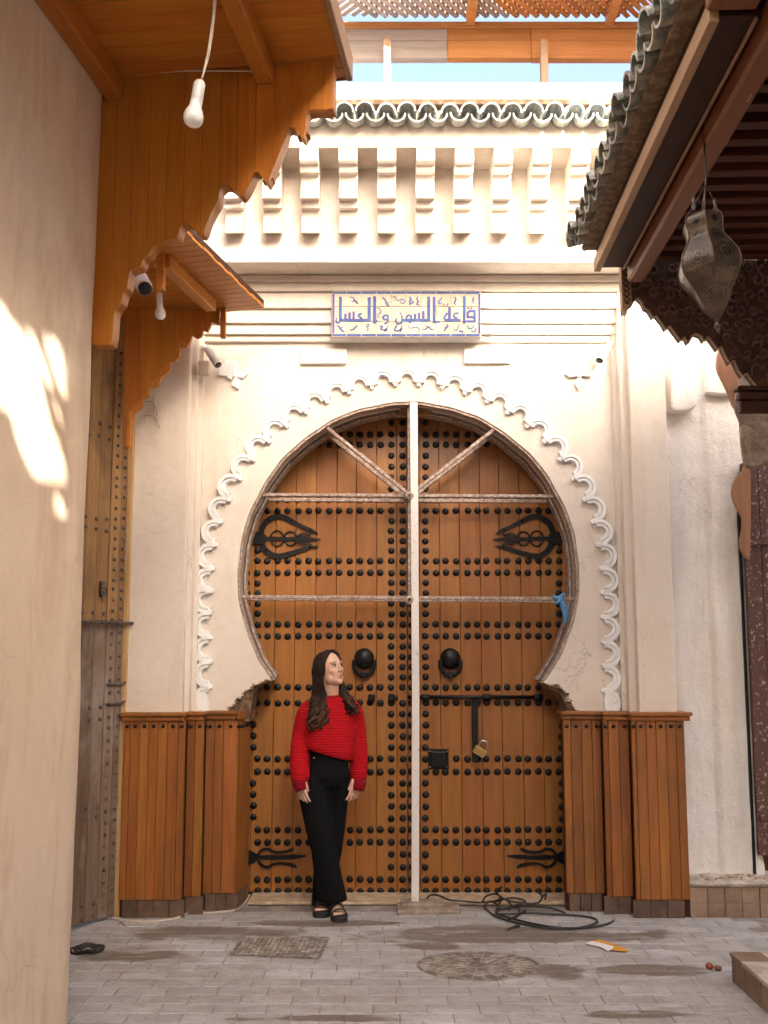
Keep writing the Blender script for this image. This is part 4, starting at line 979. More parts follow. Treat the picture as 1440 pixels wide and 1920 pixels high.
# ================================================================== RIGHT: eave, stall, whitewashed wall, step
YF = 4.62
F0 = at(1120, 510, YF); n0 = atz(1340, 40, F0.z); ZE = F0.z
eY = Vector((F0.x-n0.x, F0.y-n0.y, 0)).normalized(); eX = Vector((eY.y, -eY.x, 0)); TN = (F0-n0).length
def E(s, t, z): return Vector((F0.x, F0.y, 0))+eX*s-eY*t+UP*(ZE+z)     # t runs back towards the camera
ev = thing('tiled_eave', E(.4, 1, 0), 'dark timber stall roof on the right with a row of weathered green eave tiles', 'roof')
def ebox(nm, s0, s1, t0, t1, z0, z1, mat, bev=.003):
    m = MB(); m.prism([E(s0,t0,z0), E(s1,t0,z0), E(s1,t1,z0), E(s0,t1,z0)], (0,0,z1-z0)); return m.build(nm, M[mat], ev, bevel=bev)
ebox('fascia_strip', -.018, .016, 0, TN, 0, .07, 'strip')
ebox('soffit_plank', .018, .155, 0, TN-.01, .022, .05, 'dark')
ebox('bead', .130, .142, 0, TN-.01, .010, .0215, 'strip', .002)
ebox('eave_beam', .157, .245, -.02, TN+.3, -.055, .06, 'redbeam', .012)
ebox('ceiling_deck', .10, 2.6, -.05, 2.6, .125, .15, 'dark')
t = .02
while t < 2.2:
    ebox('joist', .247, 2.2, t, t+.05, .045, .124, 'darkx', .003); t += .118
ebox('fascia_backing', -.005, .13, 0, TN, .072, .13, 'dark')
# roof slope and tiles
sl = math.radians(13)
m = MB(); m.prism([E(-.06,-.05,.135), E(2.6,-.05,.135+2.66*math.tan(sl)), E(2.6,-.05,.17+2.66*math.tan(sl)), E(-.06,-.05,.165)], -eY*2.7*1.0); m.build('roof_slope', M['mortar'], ev)
ebox('mortar_bed', -.075, .02, -.02, 2.6, .125, .150, 'mortar', .004)
rte = [tile_mesh('roof_tile', M['tile_old'], .058+.002*k, .050, .28) for k in range(3)]; rtp = tile_mesh('pan_tile', M['tile_old'], .060, .052, .28, up=False)
yaw = math.atan2(eX.y, eX.x)-PI/2
t = .0; SPR = .118
while t < 2.35:
    for lay in range(3):
        o = link('roof_tile', R.choice(rte), E(-.145+lay*.10+R.uniform(-.016,.016), t+R.uniform(-.006,.006), .160+lay*.048+R.uniform(-.004,.006)), ev)
        o.rotation_euler = (sl*.75+R.uniform(-.05,.05), R.uniform(-.10,.10), yaw+R.uniform(-.08,.08))
    o = link('pan_tile', rtp, E(-.125+R.uniform(-.012,.012), t+SPR/2, .175), ev); o.rotation_euler = (sl*.75, R.uniform(-.06,.06), yaw+R.uniform(-.05,.05))
    t += SPR
# carved end panel with scalloped foot
YC = 4.74
cl = [(1168,486),(1168,588),(1180,578),(1187,566),(1194,558),(1203,566),(1208,578),(1216,582),(1224,596),(1230,592),(1240,604),(1248,618),(1256,612),(1266,626),(1276,640),(1284,632),(1290,645),(1296,632),(1304,626),(1314,630),(1320,640),(1328,632),(1336,642),(1346,656),(1352,650),(1360,666),(1368,682),(1376,676),(1384,694),(1392,706),(1400,700),(1412,716),(1424,732),(1440,742),(1520,780),(1700,800)]
pts = [at(x, y, YC) for x, y in cl]; pts += [Vector((pts[-1].x, YC, ZE+.12)), Vector((pts[0].x, YC, ZE+.12))]
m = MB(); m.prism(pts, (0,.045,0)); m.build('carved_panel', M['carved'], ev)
m = MB()
for (x, y), (x2, y2) in zip(cl[2:], cl[3:-1]): 
    p, q = at(x, y, YC-.004), at(x2, y2, YC-.004); m.tube([p, q], .006, 5)
m.build('panel_edge_bead', M['strip'], ev, smooth=True, kind='stuff')
m = MB()
def lowy(x):
    for (a, ya), (b, yb) in zip(cl[1:], cl[2:]):
        if a <= x <= b: return ya+(yb-ya)*(x-a)/max(.01,(b-a))
    return 780
cnt = 0
for gy in range(500, 800, 27):
    for gx in range(1180, 1470, 25):
        x = gx+R.uniform(-6,6)+(12 if (gy//27) % 2 else 0); y = gy+R.uniform(-5,5)
        if y > min(lowy(x-9), lowy(x+9))-16: continue
        r0 = R.uniform(9, 13); ph = R.uniform(0, 6.3); sg_ = R.choice((-1, 1))
        q = [at(x+r0*(1-k/13)*math.cos(ph+sg_*k*.62), y+r0*(1-k/13)*math.sin(ph+sg_*k*.62), YC-.006) for k in range(12)]
        m.tube(q, [.006]+[.008]*9+[.006,.004], 5)
        ph2 = ph+PI; q = [at(x+r0*math.cos(ph)+k*3.2*math.cos(ph2+1.6+k*.2), y+r0*math.sin(ph)+k*3.2*math.sin(ph2+1.6+k*.2), YC-.003) for k in range(5)]
        m.tube(q, [.005,.006,.006,.005,.002], 5)
m.build('carved_scrolls', M['scroll'], ev, smooth=True, kind='stuff')
def carved_strip(x0, x1, y0, y1, Y):
    a, b = at(x0, y1, Y), at(x1, y0, Y); m = MB(); m.prism([Vector((a.x,Y,b.z)), Vector((a.x,Y,a.z+.03)), Vector((a.x+(b.x-a.x)*.45,Y,a.z)), Vector((a.x+(b.x-a.x)*.6,Y,a.z+.045)), Vector((b.x,Y,a.z+.06)), Vector((b.x,Y,b.z))], (0,.05,0)); o = m.build('hanging_end_piece', M['strip'], ev, bevel=.002)
    m = MB(); n_ = 9
    for k in range(n_):
        z = b.z+(a.z+.05-b.z)*(k+.5)/n_; xx = (a.x+b.x)/2; w_ = (b.x-a.x)*.32
        m.tube([Vector((xx-w_,Y-.002,z+.012)), Vector((xx,Y-.004,z-.006)), Vector((xx+w_,Y-.002,z+.012))], .0035, 4); m.tube([Vector((xx-w_*.9,Y-.002,z-.006)), Vector((xx+w_*.9,Y-.002,z-.014))], .0028, 4)
    m.build('end_carving', M['dark'], ev, kind='stuff')
carved_strip(1167, 1182, 478, 588, YC-.055)
YN = at(1412, 60, 3.0).y
carved_strip(1398, 1423, 42, 178, 3.02)
m = MB(); a, b = at(1426, 178, 3.03), at(1600, -60, 3.03); m.prism([Vector((a.x,3.03,b.z)), Vector((a.x,3.03,a.z+.14)), Vector((a.x+.1,3.03,a.z+.02)), Vector((b.x,3.03,a.z-.05)), b], (0,.045,0)); m.build('near_carved_panel', M['redbeam'], ev)
ebox('near_block', -.03, .13, TN+.005, TN+.16, .03, .40, 'redbeam', .006)
m = MB(); m.tube(catmull([at(1374,6,2.95), at(1381,20,2.95), at(1389,40,2.95)], 4), .007, 6); m.tube(catmull([at(1404,36,2.95), at(1418,38,2.95), at(1426,48,2.95), at(1429,62,2.95)], 4), .006, 6); m.build('carved_curl', M['strip'], ev, smooth=True)
# the stall building above and behind, whose bulk shades the lane
# whitewashed wall on the far right
ww = thing('whitewashed_wall', Vector((2.1, 5.97, .24)), 'uneven whitewashed wall between the cream pilaster and the red peeling door', 'wall')
YB_ = 5.97; x0 = xat(1262, YB_, 1000); x1 = xat(1416, YB_, 1300)
nu, nv = 26, 90; vs, fs = [], []
for j in range(nv+1):
    for i in range(nu+1):
        X = x0-.05+(x1-x0+.05)*i/nu; z = .2+(4.7-.2)*j/nv
        e = noise.noise(Vector((X*2.2, z*1.6, 3)))*.022+noise.noise(Vector((X*8, z*6, 9)))*.007
        rg = .02*noise.noise(Vector((2, z*7, 1)))*(1 if i == nu else 0)
        bulge = .012 if X > xat(1335, YB_, 1200) else 0
        vs.append((X+rg, YB_+e-bulge, z))
for j in range(nv):
    for i in range(nu): a = j*(nu+1)+i; fs.append((a, a+1, a+nu+2, a+nu+1))
m = MB(); m.add(vs, fs); m.build('plaster_face', M['white_wall'], ww, smooth=True)
m = MB(); m.box(x0-.06, x1-.004, YB_+.05, 6.3, 0, 4.7); m.build('wall_core', M['white_wall'], ww)
m = MB(); m.box(x1-.02, 4.5, 6.2, 6.35, 0, 4.7); m.build('wall_core', M['dark'], ww)
# old plaster buttress with its curved foot, and the ledge
m = MB(); P_ = [(1258,560),(1258,766),(1272,770),(1290,769),(1302,764),(1309,758),(1304,750),(1297,738),(1292,715),(1289,690),(1288,560)]
m.prism([at(x, y, 5.86) for x, y in P_], (0,.11,0)); m.build('plaster_buttress', M['white_wall'], ww, bevel=.012, seg=2)
m = MB(); P_ = [(1326,560),(1326,735),(1349,737),(1385,737),(1385,560)]; m.prism([at(x, y, 5.90) for x, y in P_], (0,.1,0)); m.build('plaster_ledge', M['white_wall'], ww, bevel=.006, seg=2)
# red door
YR_ = 5.90; rd = thing('red_door', Vector((xat(1440, YR_, 1300), YR_, .3)), 'dark red door with flaking paint at the right edge of the view', 'door')
xa = xat(1410, YR_, 1300); zb0, zt0_ = zat(1604, YR_), zat(868, YR_)
for k in range(3):
    m = MB(); m.box(xa+.10*k+.001, xa+.10*(k+1)-.001, YR_+R.uniform(-.002,.002), YR_+.04, zb0, zt0_); m.build('plank', M['reddoor'], rd, bevel=.003)
for y in (1013, 1530):
    z = zat(y, YR_); m = MB(); m.box(xa+.012, xa+.29, YR_-.014, YR_-.003, z-.03, z+.03); m.build('rail', M['reddoor'], rd, bevel=.003)
m = MB(); m.box(xa-.022, xa-.003, YR_+.05, YR_+.2, .2, zt0_); m.build('gap_shade_strip', M['blackplastic'], rd)  # black strip put in the door gap in place of its shade
# scalloped brackets hanging at the right edge
def bracket(nm, lab, P_, Y, mat, cat='bracket', dep=.03):
    m = MB(); q = catmull([at(x, y, Y) for x, y in P_], 3, True); m.prism(q, (0,dep,0)); return tag(m.build(nm, M[mat], bevel=.003), lab, cat, 'wavy timber brackets on the right')
M['bracket_brown'] = wood('bracket_brown_wood', (0.28,0.13,0.065), (0.36,0.18,0.10), 'z', .6, 1, .2)
bracket('scalloped_bracket', 'wavy brown timber bracket hanging beside the top of the red door', [(1406,868),(1392,884),(1380,897),(1374,915),(1374,930),(1380,948),(1391,967),(1393,980),(1391,1000),(1388,1015),(1391,1031),(1402,1046),(1406,1040),(1408,960)], 5.78, 'bracket_brown')
bracket('scalloped_bracket', 'wide reddish wavy bracket just under the carved panel foot', [(1360,640),(1347,662),(1345,690),(1357,717),(1366,736),(1376,762),(1384,760),(1395,720),(1402,690),(1400,640)], 5.55, 'bracket_brown')
bracket('scalloped_bracket', 'greyish wavy bracket hanging below the dark wooden capital', [(1400,690),(1386,725),(1378,760),(1388,790),(1390,815),(1396,866),(1410,878),(1440,870),(1470,860),(1470,700)], 5.45, 'reed')
bracket('scalloped_bracket', 'pale round lobed bracket in front of the greyish one', [(1392,797),(1391,830),(1400,868),(1418,874),(1434,864),(1438,848),(1428,822),(1410,804)], 5.38, 'reed')
cp = thing('wooden_capital', at(1425, 770, 4.5), 'dark moulded wooden capital jutting in under the carved panel', 'capital')
for (xa_, y0, y1) in ((1384,722,730),(1389,731,746),(1394,747,770)):
    a, b = at(xa_, y1, 4.5), at(1560, y0, 4.5); m = MB(); m.box(a.x, b.x, 4.5+(xa_-1384)*.003, 4.565, a.z, b.z-.0005); m.build('capital_tier', M['dark'], cp, bevel=.005)
# tiled step
ZST = .205; YS_ = 5.745; sp = thing('tiled_step', Vector((2.1, 5.8, 0)), 'raised doorstep faced with brown tiles below the whitewashed wall', 'step')
xs0 = xat(1294, YS_, 1690)
m = MB(); m.box(xs0+.004, 3.4, YS_+.014, 6.2, -.01, ZST-.03); m.build('step_core', M['concrete'], sp)
for r in range(2):
    for k in range(8):
        a = xs0+k*.104+R.uniform(-.002,.002); m = MB(); m.box(a+.0015, a+.1025, YS_+R.uniform(0,.003), YS_+.0135, -.003+r*.088, .084+r*.088); m.build('step_tile', M['steptile'], sp, bevel=.002)
vs, fs = [], []; nx, ny = 40, 14
for j in range(ny+1):
    for i in range(nx+1):
        X = xs0-.01+.95*i/nx; Y = YS_-.012+(.26)*j/ny; e = noise.noise(Vector((X*9, Y*9, 0)))*.012+noise.noise(Vector((X*30, Y*30, 5)))*.006
        vs.append((X, Y+(noise.noise(Vector((X*14, 0, 2)))*.012 if j == 0 else 0), ZST+e-(.012 if j == 0 else 0)))
for j in range(ny):
    for i in range(nx): a = j*(nx+1)+i; fs.append((a, a+1, a+nx+2, a+nx+1))
m = MB(); m.add(vs, fs); m.build('step_top', M['concrete'], sp, smooth=True)
m = MB(); m.box(xs0-.008, 3.4, YS_-.004, YS_+.2, .176, ZST-.012); m.build('step_nosing', M['concrete'], sp, bevel=.006)
m = MB()
for k in range(45):
    p = Vector((R.uniform(xs0+.02, xs0+.55), R.uniform(5.80, 5.93), ZST)); r_ = R.uniform(.004,.014); m.ball(p+UP*.004, r_, r_*.8, r_*.6, 6, 4)
tag(m.build('plaster_crumbs', M['rough_edge'], kind='stuff'), 'crumbs of fallen plaster along the foot of the whitewashed wall', 'rubble')
# low platform bottom right
pf = thing('stall_platform', Vector((2.0, 4.2, 0)), 'low brick edged platform with tiled top in the bottom right corner', 'platform')
XP, YP, ZP = 1.652, 4.62, .133
m = MB(); m.box(XP+.014, 3.4, 2.0, YP-.014, -.01, ZP-.02); m.build('platform_core', M['concrete'], pf)
for k in range(12):
    y1_ = YP-k*.118; m = MB(); m.box(XP+R.uniform(0,.003), XP+.0135, y1_-.115, y1_-.002, -.003, ZP-.022); m.build('brick', M['steptile'], pf, bevel=.002)
for k in range(4):
    m = MB(); m.box(XP+k*.118+.002, XP+k*.118+.116, YP-.0135, YP-R.uniform(0,.003), -.003, ZP-.022); m.build('brick', M['steptile'], pf, bevel=.002)
for i in range(4):
    for j in range(6):
        m = MB(); m.box(XP-.006+i*.15+.001, XP-.006+(i+1)*.15-.001, YP+.004-(j+1)*.15+.001, YP+.004-j*.15-.001, ZP-.0195, ZP+R.uniform(-.001,.001)); m.build('top_tile', M['concrete'] if (i+j) % 3 else M['steptile'], pf, bevel=.002)

# ================================================================== PERGOLA over the lane
pg = thing('lattice_pergola', at(940, 110, 6.0), 'orange timber lattice roof on a deep beam above the tiled parapet', 'pergola')
zb, ztb = zat(109, 6.0), zat(42, 6.0)
m = MB(); m.box(-.75, .44, 6.0, 6.06, zb+.002, (zb+ztb)/2-.002); m.build('beam', M['greywood'], pg, bevel=.003)
m = MB(); m.box(-.75, .44, 6.003, 6.06, (zb+ztb)/2, ztb); m.build('beam', M['greywood'], pg, bevel=.003)
m = MB(); m.box(.4425, 1.02, 6.0, 6.06, zb+.004, (zb+ztb)/2-.001); m.build('beam', M['pergola'], pg, bevel=.003)
m = MB(); m.box(.4425, 1.02, 6.003, 6.06, (zb+ztb)/2+.001, ztb); m.build('beam', M['pergola'], pg, bevel=.003)
m = MB(); m.box(1.0225, 2.6, 6.0, 6.06, zb, (zb+ztb)/2-.001); m.build('beam', M['pergola'], pg, bevel=.003)
m = MB(); m.box(1.0225, 2.6, 6.003, 6.06, (zb+ztb)/2+.001, ztb); m.build('beam', M['pergola'], pg, bevel=.003)
m = MB(); m.box(-.75, 2.6, 5.985, 5.999, ztb-.05, ztb-.003); m.build('ledger', M['pergola'], pg, bevel=.002)
Y0L, Y1L, X0L, X1L = 5.28, 5.995, -.75, 2.3
for x in (726, 1021):
    m = MB(); a = at(x, 160, 5.9); m.box(a.x-.025, a.x+.025, 5.88, 5.93, zat(160, 5.58)-.01, zb+.06); m.build('post', M['strip'], pg, bevel=.003)
for x in (884, 1148):
    a = at(x, 30, 5.9); m = MB(); m.box(a.x-.03, a.x+.03, Y0L, 5.984, ztb-.035, ztb+.028); m.build('rafter', M['pergola'], pg, bevel=.003)
sp_ = .070
for lay, sgn in ((0, 1), (1, -1)):
    z_ = ztb+.034+lay*.0125; c = -2.0
    k = X0L-(Y1L-Y0L)
    while k < X1L+(Y1L-Y0L):
        # slat x = k + sgn*(y-Y0)
        xa_, ya_ = (k, Y0L) ; xb_, yb_ = (k+sgn*(Y1L-Y0L), Y1L)
        m = MB(); d_ = Vector((xb_-xa_, yb_-ya_, 0)).normalized(); s_ = Vector((-d_.y, d_.x, 0))*.0165
        if X0L-.02 < min(xa_, xb_) and max(xa_, xb_) < X1L+.02:
            m.prism([Vector((xa_,ya_,z_))+s_, Vector((xb_,yb_,z_))+s_, Vector((xb_,yb_,z_))-s_, Vector((xa_,ya_,z_))-s_], (0,0,.012)); m.build('lattice_slat', M['greywood'] if (xa_+xb_)/2 < .52 else M['pergola'], pg)
        k += sp_
# ================================================================== the houses that close the lane in (they shade it)
from mathutils.geometry import tessellate_polygon
XU, HU = 2.25, 7.3
up = thing('upper_storey', Vector((XU, 0, 4.2)), 'unseen plaster upper storey above the dark timber stall roof, with an added sun-shaping screen', 'house')
def to_x(p, X): return p-SUN_DIR*((X-p.x)/(-SUN_DIR.x))
def lerp_poly(P): return P
lit_left = [[(-60,520),(8,560),(22,596),(36,598),(62,660),(72,690),(84,735),(96,790),(108,820),(119,855),(124,880),(120,900),(96,896),(76,892),(58,884),(44,852),(34,830),(24,800),(22,775),(0,755),(-60,720)],
            [(48,604),(60,610),(72,640),(84,668),(96,700),(97,722),(88,714),(74,682),(58,640)],
            [(82,622),(94,626),(100,622),(114,640),(122,690),(124,735),(116,732),(104,700),(92,664),(84,640)],
            [(124,650),(130,668),(132,704),(127,700)], [(98,728),(108,752),(117,782),(115,786),(104,764)], [(103,914),(112,924),(122,948),(123,962),(106,962),(101,950)]]
lit_fac = [(690,436),(760,428),(800,412),(840,405),(885,384),(925,368),(960,340),(990,300),(1010,262),(1030,228),(1180,215),(1290,420),(1345,560),(1340,690),(1290,702),(1250,690),(1215,660),(1180,652),(1150,668),(1110,660),(1080,674),(1040,664),(1010,672),(985,650),(960,640),(950,600),(925,560),(915,520),(880,490),(800,470),(730,452)]
def rect_minus(nm, mat, y0, y1, z0, z1, X, th, holes):
    outer_ = [Vector((X, y0, z0)), Vector((X, y1, z0)), Vector((X, y1, z1)), Vector((X, y0, z1))]
    loops = [outer_]+holes; fl = [p for l in loops for p in l]
    tri = tessellate_polygon([[Vector((p.y, p.z, 0)) for p in l] for l in loops])
    m = MB(); m.add(fl, [tuple(t) for t in tri]); m.add([p+Vector((th,0,0)) for p in fl], [tuple(reversed(t)) for t in tri])
    return m.build(nm, mat, up)
XS = XU+.1
hl = [[to_x(atpl(x, y, EW, WN), XS) for x, y in h] for h in lit_left]
hf = [[to_x(at(x, y, 5.78), XS) for x, y in lit_fac]]
allp = [p for h in hl+hf for p in h]
print('holes left Y', min(p.y for h in hl for p in h), max(p.y for h in hl for p in h), 'z', min(p.z for h in hl for p in h), max(p.z for h in hl for p in h))
print('hole facade Y', min(p.y for p in hf[0]), max(p.y for p in hf[0]), 'z', min(p.z for p in hf[0]), max(p.z for p in hf[0]))
rect_minus('sun_mask_screen', M['reed'], -6.95, 5.9, 3.7, HU, XS, .012, hl+hf)  # unseen sheet added as a sun mask, its holes shaped like the sunlit patches
m = MB(); m.box(XU, XU+.3, -9, -6.9, 3.85, HU+.2); m.build('storey_wall', M['white_wall'], up)
m = MB(); m.box(3.3, 4.6, -9, 4.58, 0, 4.6); m.build('stall_back_wall', M['white_wall'], up)
eb = thing('lane_end_house', Vector((2, -7, 0)), 'plain plaster house closing the lane behind the viewer', 'house')
m = MB(); m.box(-4, 9, -7.4, -7, 0, 6.9); m.build('house_wall', M['white_wall'], eb)
lu = thing('upper_storey', LW(-1, -2, ZS), 'plaster upper storey above the varnished plank canopy, mostly out of view', 'house')
m = MB(); m.prism([LW(-.05,-9,ZS+.61), LW(-.05,.3,ZS+.61), LW(-2.4,.3,ZS+.61), LW(-2.4,-9,ZS+.61)], (0,0,3.0)); m.build('storey_wall', M['white_wall'], lu)
# ================================================================== THE WOMAN IN RED
YPn = 5.74
def PP(x, y, dy=0.0): return at(x, y, YPn+dy)
PXM = YPn/1744*1.02
who = thing('person', Vector((xat(618, YPn, 1700), YPn, 0)), 'woman with long dark wavy hair in red knit sweater and black trousers looking aside', 'person')
def remesh(o, vox, smooth=2, fac=.5):
    r = o.modifiers.new('remesh', 'REMESH'); r.mode = 'VOXEL'; r.voxel_size = vox; r.use_smooth_shade = True
    if smooth: s_ = o.modifiers.new('smooth', 'SMOOTH'); s_.factor = fac; s_.iterations = smooth
def loft(m, rows, n=20, caps=True):
    """rows of (centre, half width, half depth[, tilt in x of the ring height])"""
    rs = []
    for row in rows:
        c, hw, hd = row[0], row[1], row[2]; tl = row[3] if len(row) > 3 else 0
        rs.append([c+Vector((math.cos(2*PI*j/n)*hw, math.sin(2*PI*j/n)*hd, tl*math.cos(2*PI*j/n))) for j in range(n)])
    m.rings(rs, caps)
# head frame
yaw_h, pit = math.radians(47), math.radians(9)
hf_ = Vector((math.sin(yaw_h)*math.cos(pit), -math.cos(yaw_h)*math.cos(pit), math.sin(pit)))
hu_ = (UP-hf_*hf_.dot(UP)).normalized(); hu_ = (hu_+Vector((-.10,0,0))).normalized(); hl_ = hu_.cross(hf_).normalized(); hf_ = hl_.cross(hu_).normalized()
HCn = PP(617, 1255, -.01); HS = .94
def H(f, l, u): return HCn+(hf_*f+hl_*l+hu_*u)*HS
HR = Matrix((hf_, hl_, hu_)).transposed()
def hb(m, f, l, u, rf, rl, ru, n=16, k=10): m.ball(H(f,l,u), rf*HS, rl*HS, ru*HS, n, k, HR)
b = MB()
hb(b, -.005,0,.030, .094,.074,.084, 24, 16); hb(b, .030,0,-.028, .066,.060,.088, 22, 14); hb(b, .046,0,-.080, .042,.046,.034); hb(b, .070,0,-.098, .022,.024,.018)
for s_ in (-1, 1):
    hb(b, .060, s_*.036, -.022, .026,.024,.026); hb(b, .080, s_*.026, .028, .014,.026,.010); hb(b, .030, s_*.050, -.070, .034,.014,.030)
b.tube([H(.088,0,.022), H(.101,0,.000), H(.111,0,-.026), H(.100,0,-.036)], [.008*HS,.0095*HS,.0125*HS,.011*HS], 10)
for s_ in (-1, 1): hb(b, .098, s_*.012, -.031, .010,.009,.008, 8, 6)
hb(b, .086,0,-.058, .014,.024,.010); hb(b, .084,0,-.070, .014,.021,.009)
nb_ = PP(622, 1318, .02)
b.tube([H(-.012,0,-.045), H(-.012,0,-.10), nb_.lerp(H(-.012,0,-.10), .4), nb_], [.052,.050,.052,.066], 16)
loft(b, [(PP(622,1312,.02),.07,.05), (PP(621,1330,.02),.14,.075), (PP(619,1370,.02),.125,.08), (PP(617,1410,.02),.105,.08), (PP(613,1440,.02),.105,.075)])
def limb(pts, rad, n=12): b.tube(catmull(pts, 3), [rad[0]+(rad[-1]-rad[0])*k/(3*(len(pts)-1)) for k in range(3*(len(pts)-1)+1)], n)
armL = [PP(584,1328,.02), PP(564,1400,-.01), PP(563,1456,-.115)]; armR = [PP(656,1328,.04), PP(671,1400,.055), PP(670,1456,.03)]
limb(armL, [.040,.034,.025]); limb(armR, [.040,.034,.025])
def hand(wr, palm_dir, across, out, sgn):
    """wr wrist point; palm_dir points to the fingertips; across from little finger to index; out = back of the hand"""
    d, a, o = palm_dir.normalized(), across.normalized(), out.normalized()
    b.tube([wr-d*.03, wr, wr+d*.02], [.024,.022,.024], 10)
    b.obox(wr+d*.045, a*.034, d*.040, o*.012)
    for k, (L, off, spread) in enumerate(((.058,-.030,-.14), (.070,-.0105,-.04), (.076,.0105,.04), (.068,.031,.12))):
        p0 = wr+d*.078+a*off; dd = (d+a*spread).normalized()
        b.tube([p0-dd*.02, p0, p0+dd*L*.42-o*.004, p0+dd*L*.75-o*.014, p0+dd*L*.93-o*.026], [.0092,.009,.0085,.0078,.006], 8)
    p0 = wr+d*.018+a*.028; dd = (d*.92+a*.30).normalized()
    b.tube([p0-dd*.012, p0+dd*.012, p0+dd*.040-o*.004, p0+dd*.060+d*.006-o*.008], [.013,.0125,.010,.0075], 8)
hand(PP(564,1458,-.12), Vector((.10,-.05,-1)), Vector((.75,-.65,.05)), Vector((-.65,-.75,0)), 1)
hand(PP(670,1457,.02), Vector((-.18,-.05,-1)), Vector((-.75,-.65,.05)), Vector((.65,-.75,0)), -1)
limb([PP(594,1440,0), PP(599,1560,-.05), PP(627,1690,.07)], [.060,.048,.034]); limb([PP(628,1445,.03), PP(623,1560,.095), PP(603,1690,.18)], [.050,.040,.032])
# feet
def foot(heel, toe, nz=0.0):
    d = (toe-heel); d.z = 0; L = d.length; d.normalize(); s_ = Vector((-d.y, d.x, 0)); rows = []
    for f, wd, h in ((-.02,.022,.045), (.10,.030,.075), (.30,.030,.072), (.55,.036,.050), (.78,.042,.030)):
        c = heel+d*(L*f); c.z = .032; rows.append([c+s_*(math.cos(2*PI*j/14)*wd)+UP*(max(0, math.sin(2*PI*j/14))*h-.004) for j in range(14)])
    b.rings(rows)
    for k, (off, L2, r_) in enumerate(((-.030,.046,.0125), (-.011,.046,.0095), (.005,.042,.009), (.019,.036,.0085), (.032,.028,.008))):
        p = heel+d*(L*.76)+s_*off; p.z = .040; b.tube([p-d*.02, p+d*.012, p+d*L2*.8, p+d*L2], [r_, r_*1.02, r_, r_*.6], 8)
Ff = (PP(627,1694,0), PP(637,1718,0)); 
hF, tF = Vector((xat(628, YPn+.10, 1700), YPn+.10, 0)), Vector((xat(637, YPn-.07, 1720), YPn-.075, 0))
hB, tB = Vector((xat(604, YPn+.19, 1700), YPn+.20, 0)), Vector((xat(602, YPn+.03, 1705), YPn+.02, 0))
foot(hF, tF); foot(hB, tB)
body = b.build('body', M['skin'], who); remesh(body, .0042, 3, .4)
# face details
def fpart(nm, mat, fn): m = MB(); fn(m); return m.build(nm, M[mat], body, smooth=True)
for s_ in (-1, 1):
    fpart('eye', 'eyewhite', lambda m: hb(m, .0845, s_*.030, .006, .006,.0135,.0062, 10, 6))
    fpart('iris', 'hair', lambda m: hb(m, .0885, s_*.029+.003, .006, .0045,.0078,.0066, 8, 6))
    fpart('eyebrow', 'hair', lambda m: m.tube([H(.089,s_*.016,.026), H(.089,s_*.030,.031), H(.076,s_*.047,.026)], [.0038,.0044,.0022], 6))
    fpart('eyelid', 'hair', lambda m: m.tube([H(.087,s_*.017,.009), H(.090,s_*.030,.0125), H(.080,s_*.043,.008)], [.0020,.0034,.0024], 5))
fpart('lips', 'lip', lambda m: (hb(m, .0935,0,-.0585, .0075,.0215,.0052, 12, 7), hb(m, .0915,0,-.0685, .0080,.0180,.0058, 12, 7)))
# sweater
m = MB()
loft(m, [(PP(624,1303,.01),.058,.058), (PP(623,1309,.015),.100,.075), (PP(622,1318,.02),.144,.092), (PP(621,1332,.02),.162,.108), (PP(620,1360,.015),.160,.122), (PP(619,1385,.0),.158,.128), (PP(617,1404,-.005),.154,.128,-.030), (PP(616,1414,-.005),.145,.120,-.040)], 24)
def sl_(pts, rad): 
    q = catmull(pts, 3); n = len(pts)-1; rr = []
    for k in range(3*n+1): f = k/3; i = min(int(f), n-1); rr.append(rad[i]+(rad[i+1]-rad[i])*(f-i))
    m.tube(q, rr, 16)
sl_([PP(586,1326,.02), PP(574,1340,.02), PP(565,1382,.02), PP(562,1425,-.05), PP(563,1456,-.105), PP(565,1467,-.115)], [.058,.060,.058,.062,.060,.044])
sl_([PP(654,1324,.03), PP(665,1338,.04), PP(671,1382,.055), PP(673,1425,.05), PP(671,1456,.035), PP(670,1467,.03)], [.055,.057,.053,.056,.055,.042])
sw = m.build('sweater', M['knit'], who); remesh(sw, .007, 3, .5)
for a_, c_ in ((PP(562,1462,-.115), PP(567,1482,-.125)), (PP(673,1462,.03), PP(669,1482,.022))):
    m = MB(); m.tube([a_, a_.lerp(c_, .3), a_.lerp(c_, .8), c_], [.047,.049,.045,.040], 16); m.build('cuff', M['knit_cuff'], sw, smooth=True)
m = MB(); q = [PP(624,1306,.01)+Vector((math.cos(t)*.061, math.sin(t)*.062, .008-.012*math.sin(-t))) for t in [2*PI*k/24 for k in range(25)]]; m.tube(q, .008, 8); m.build('neck_rib', M['knit_cuff'], sw, smooth=True)
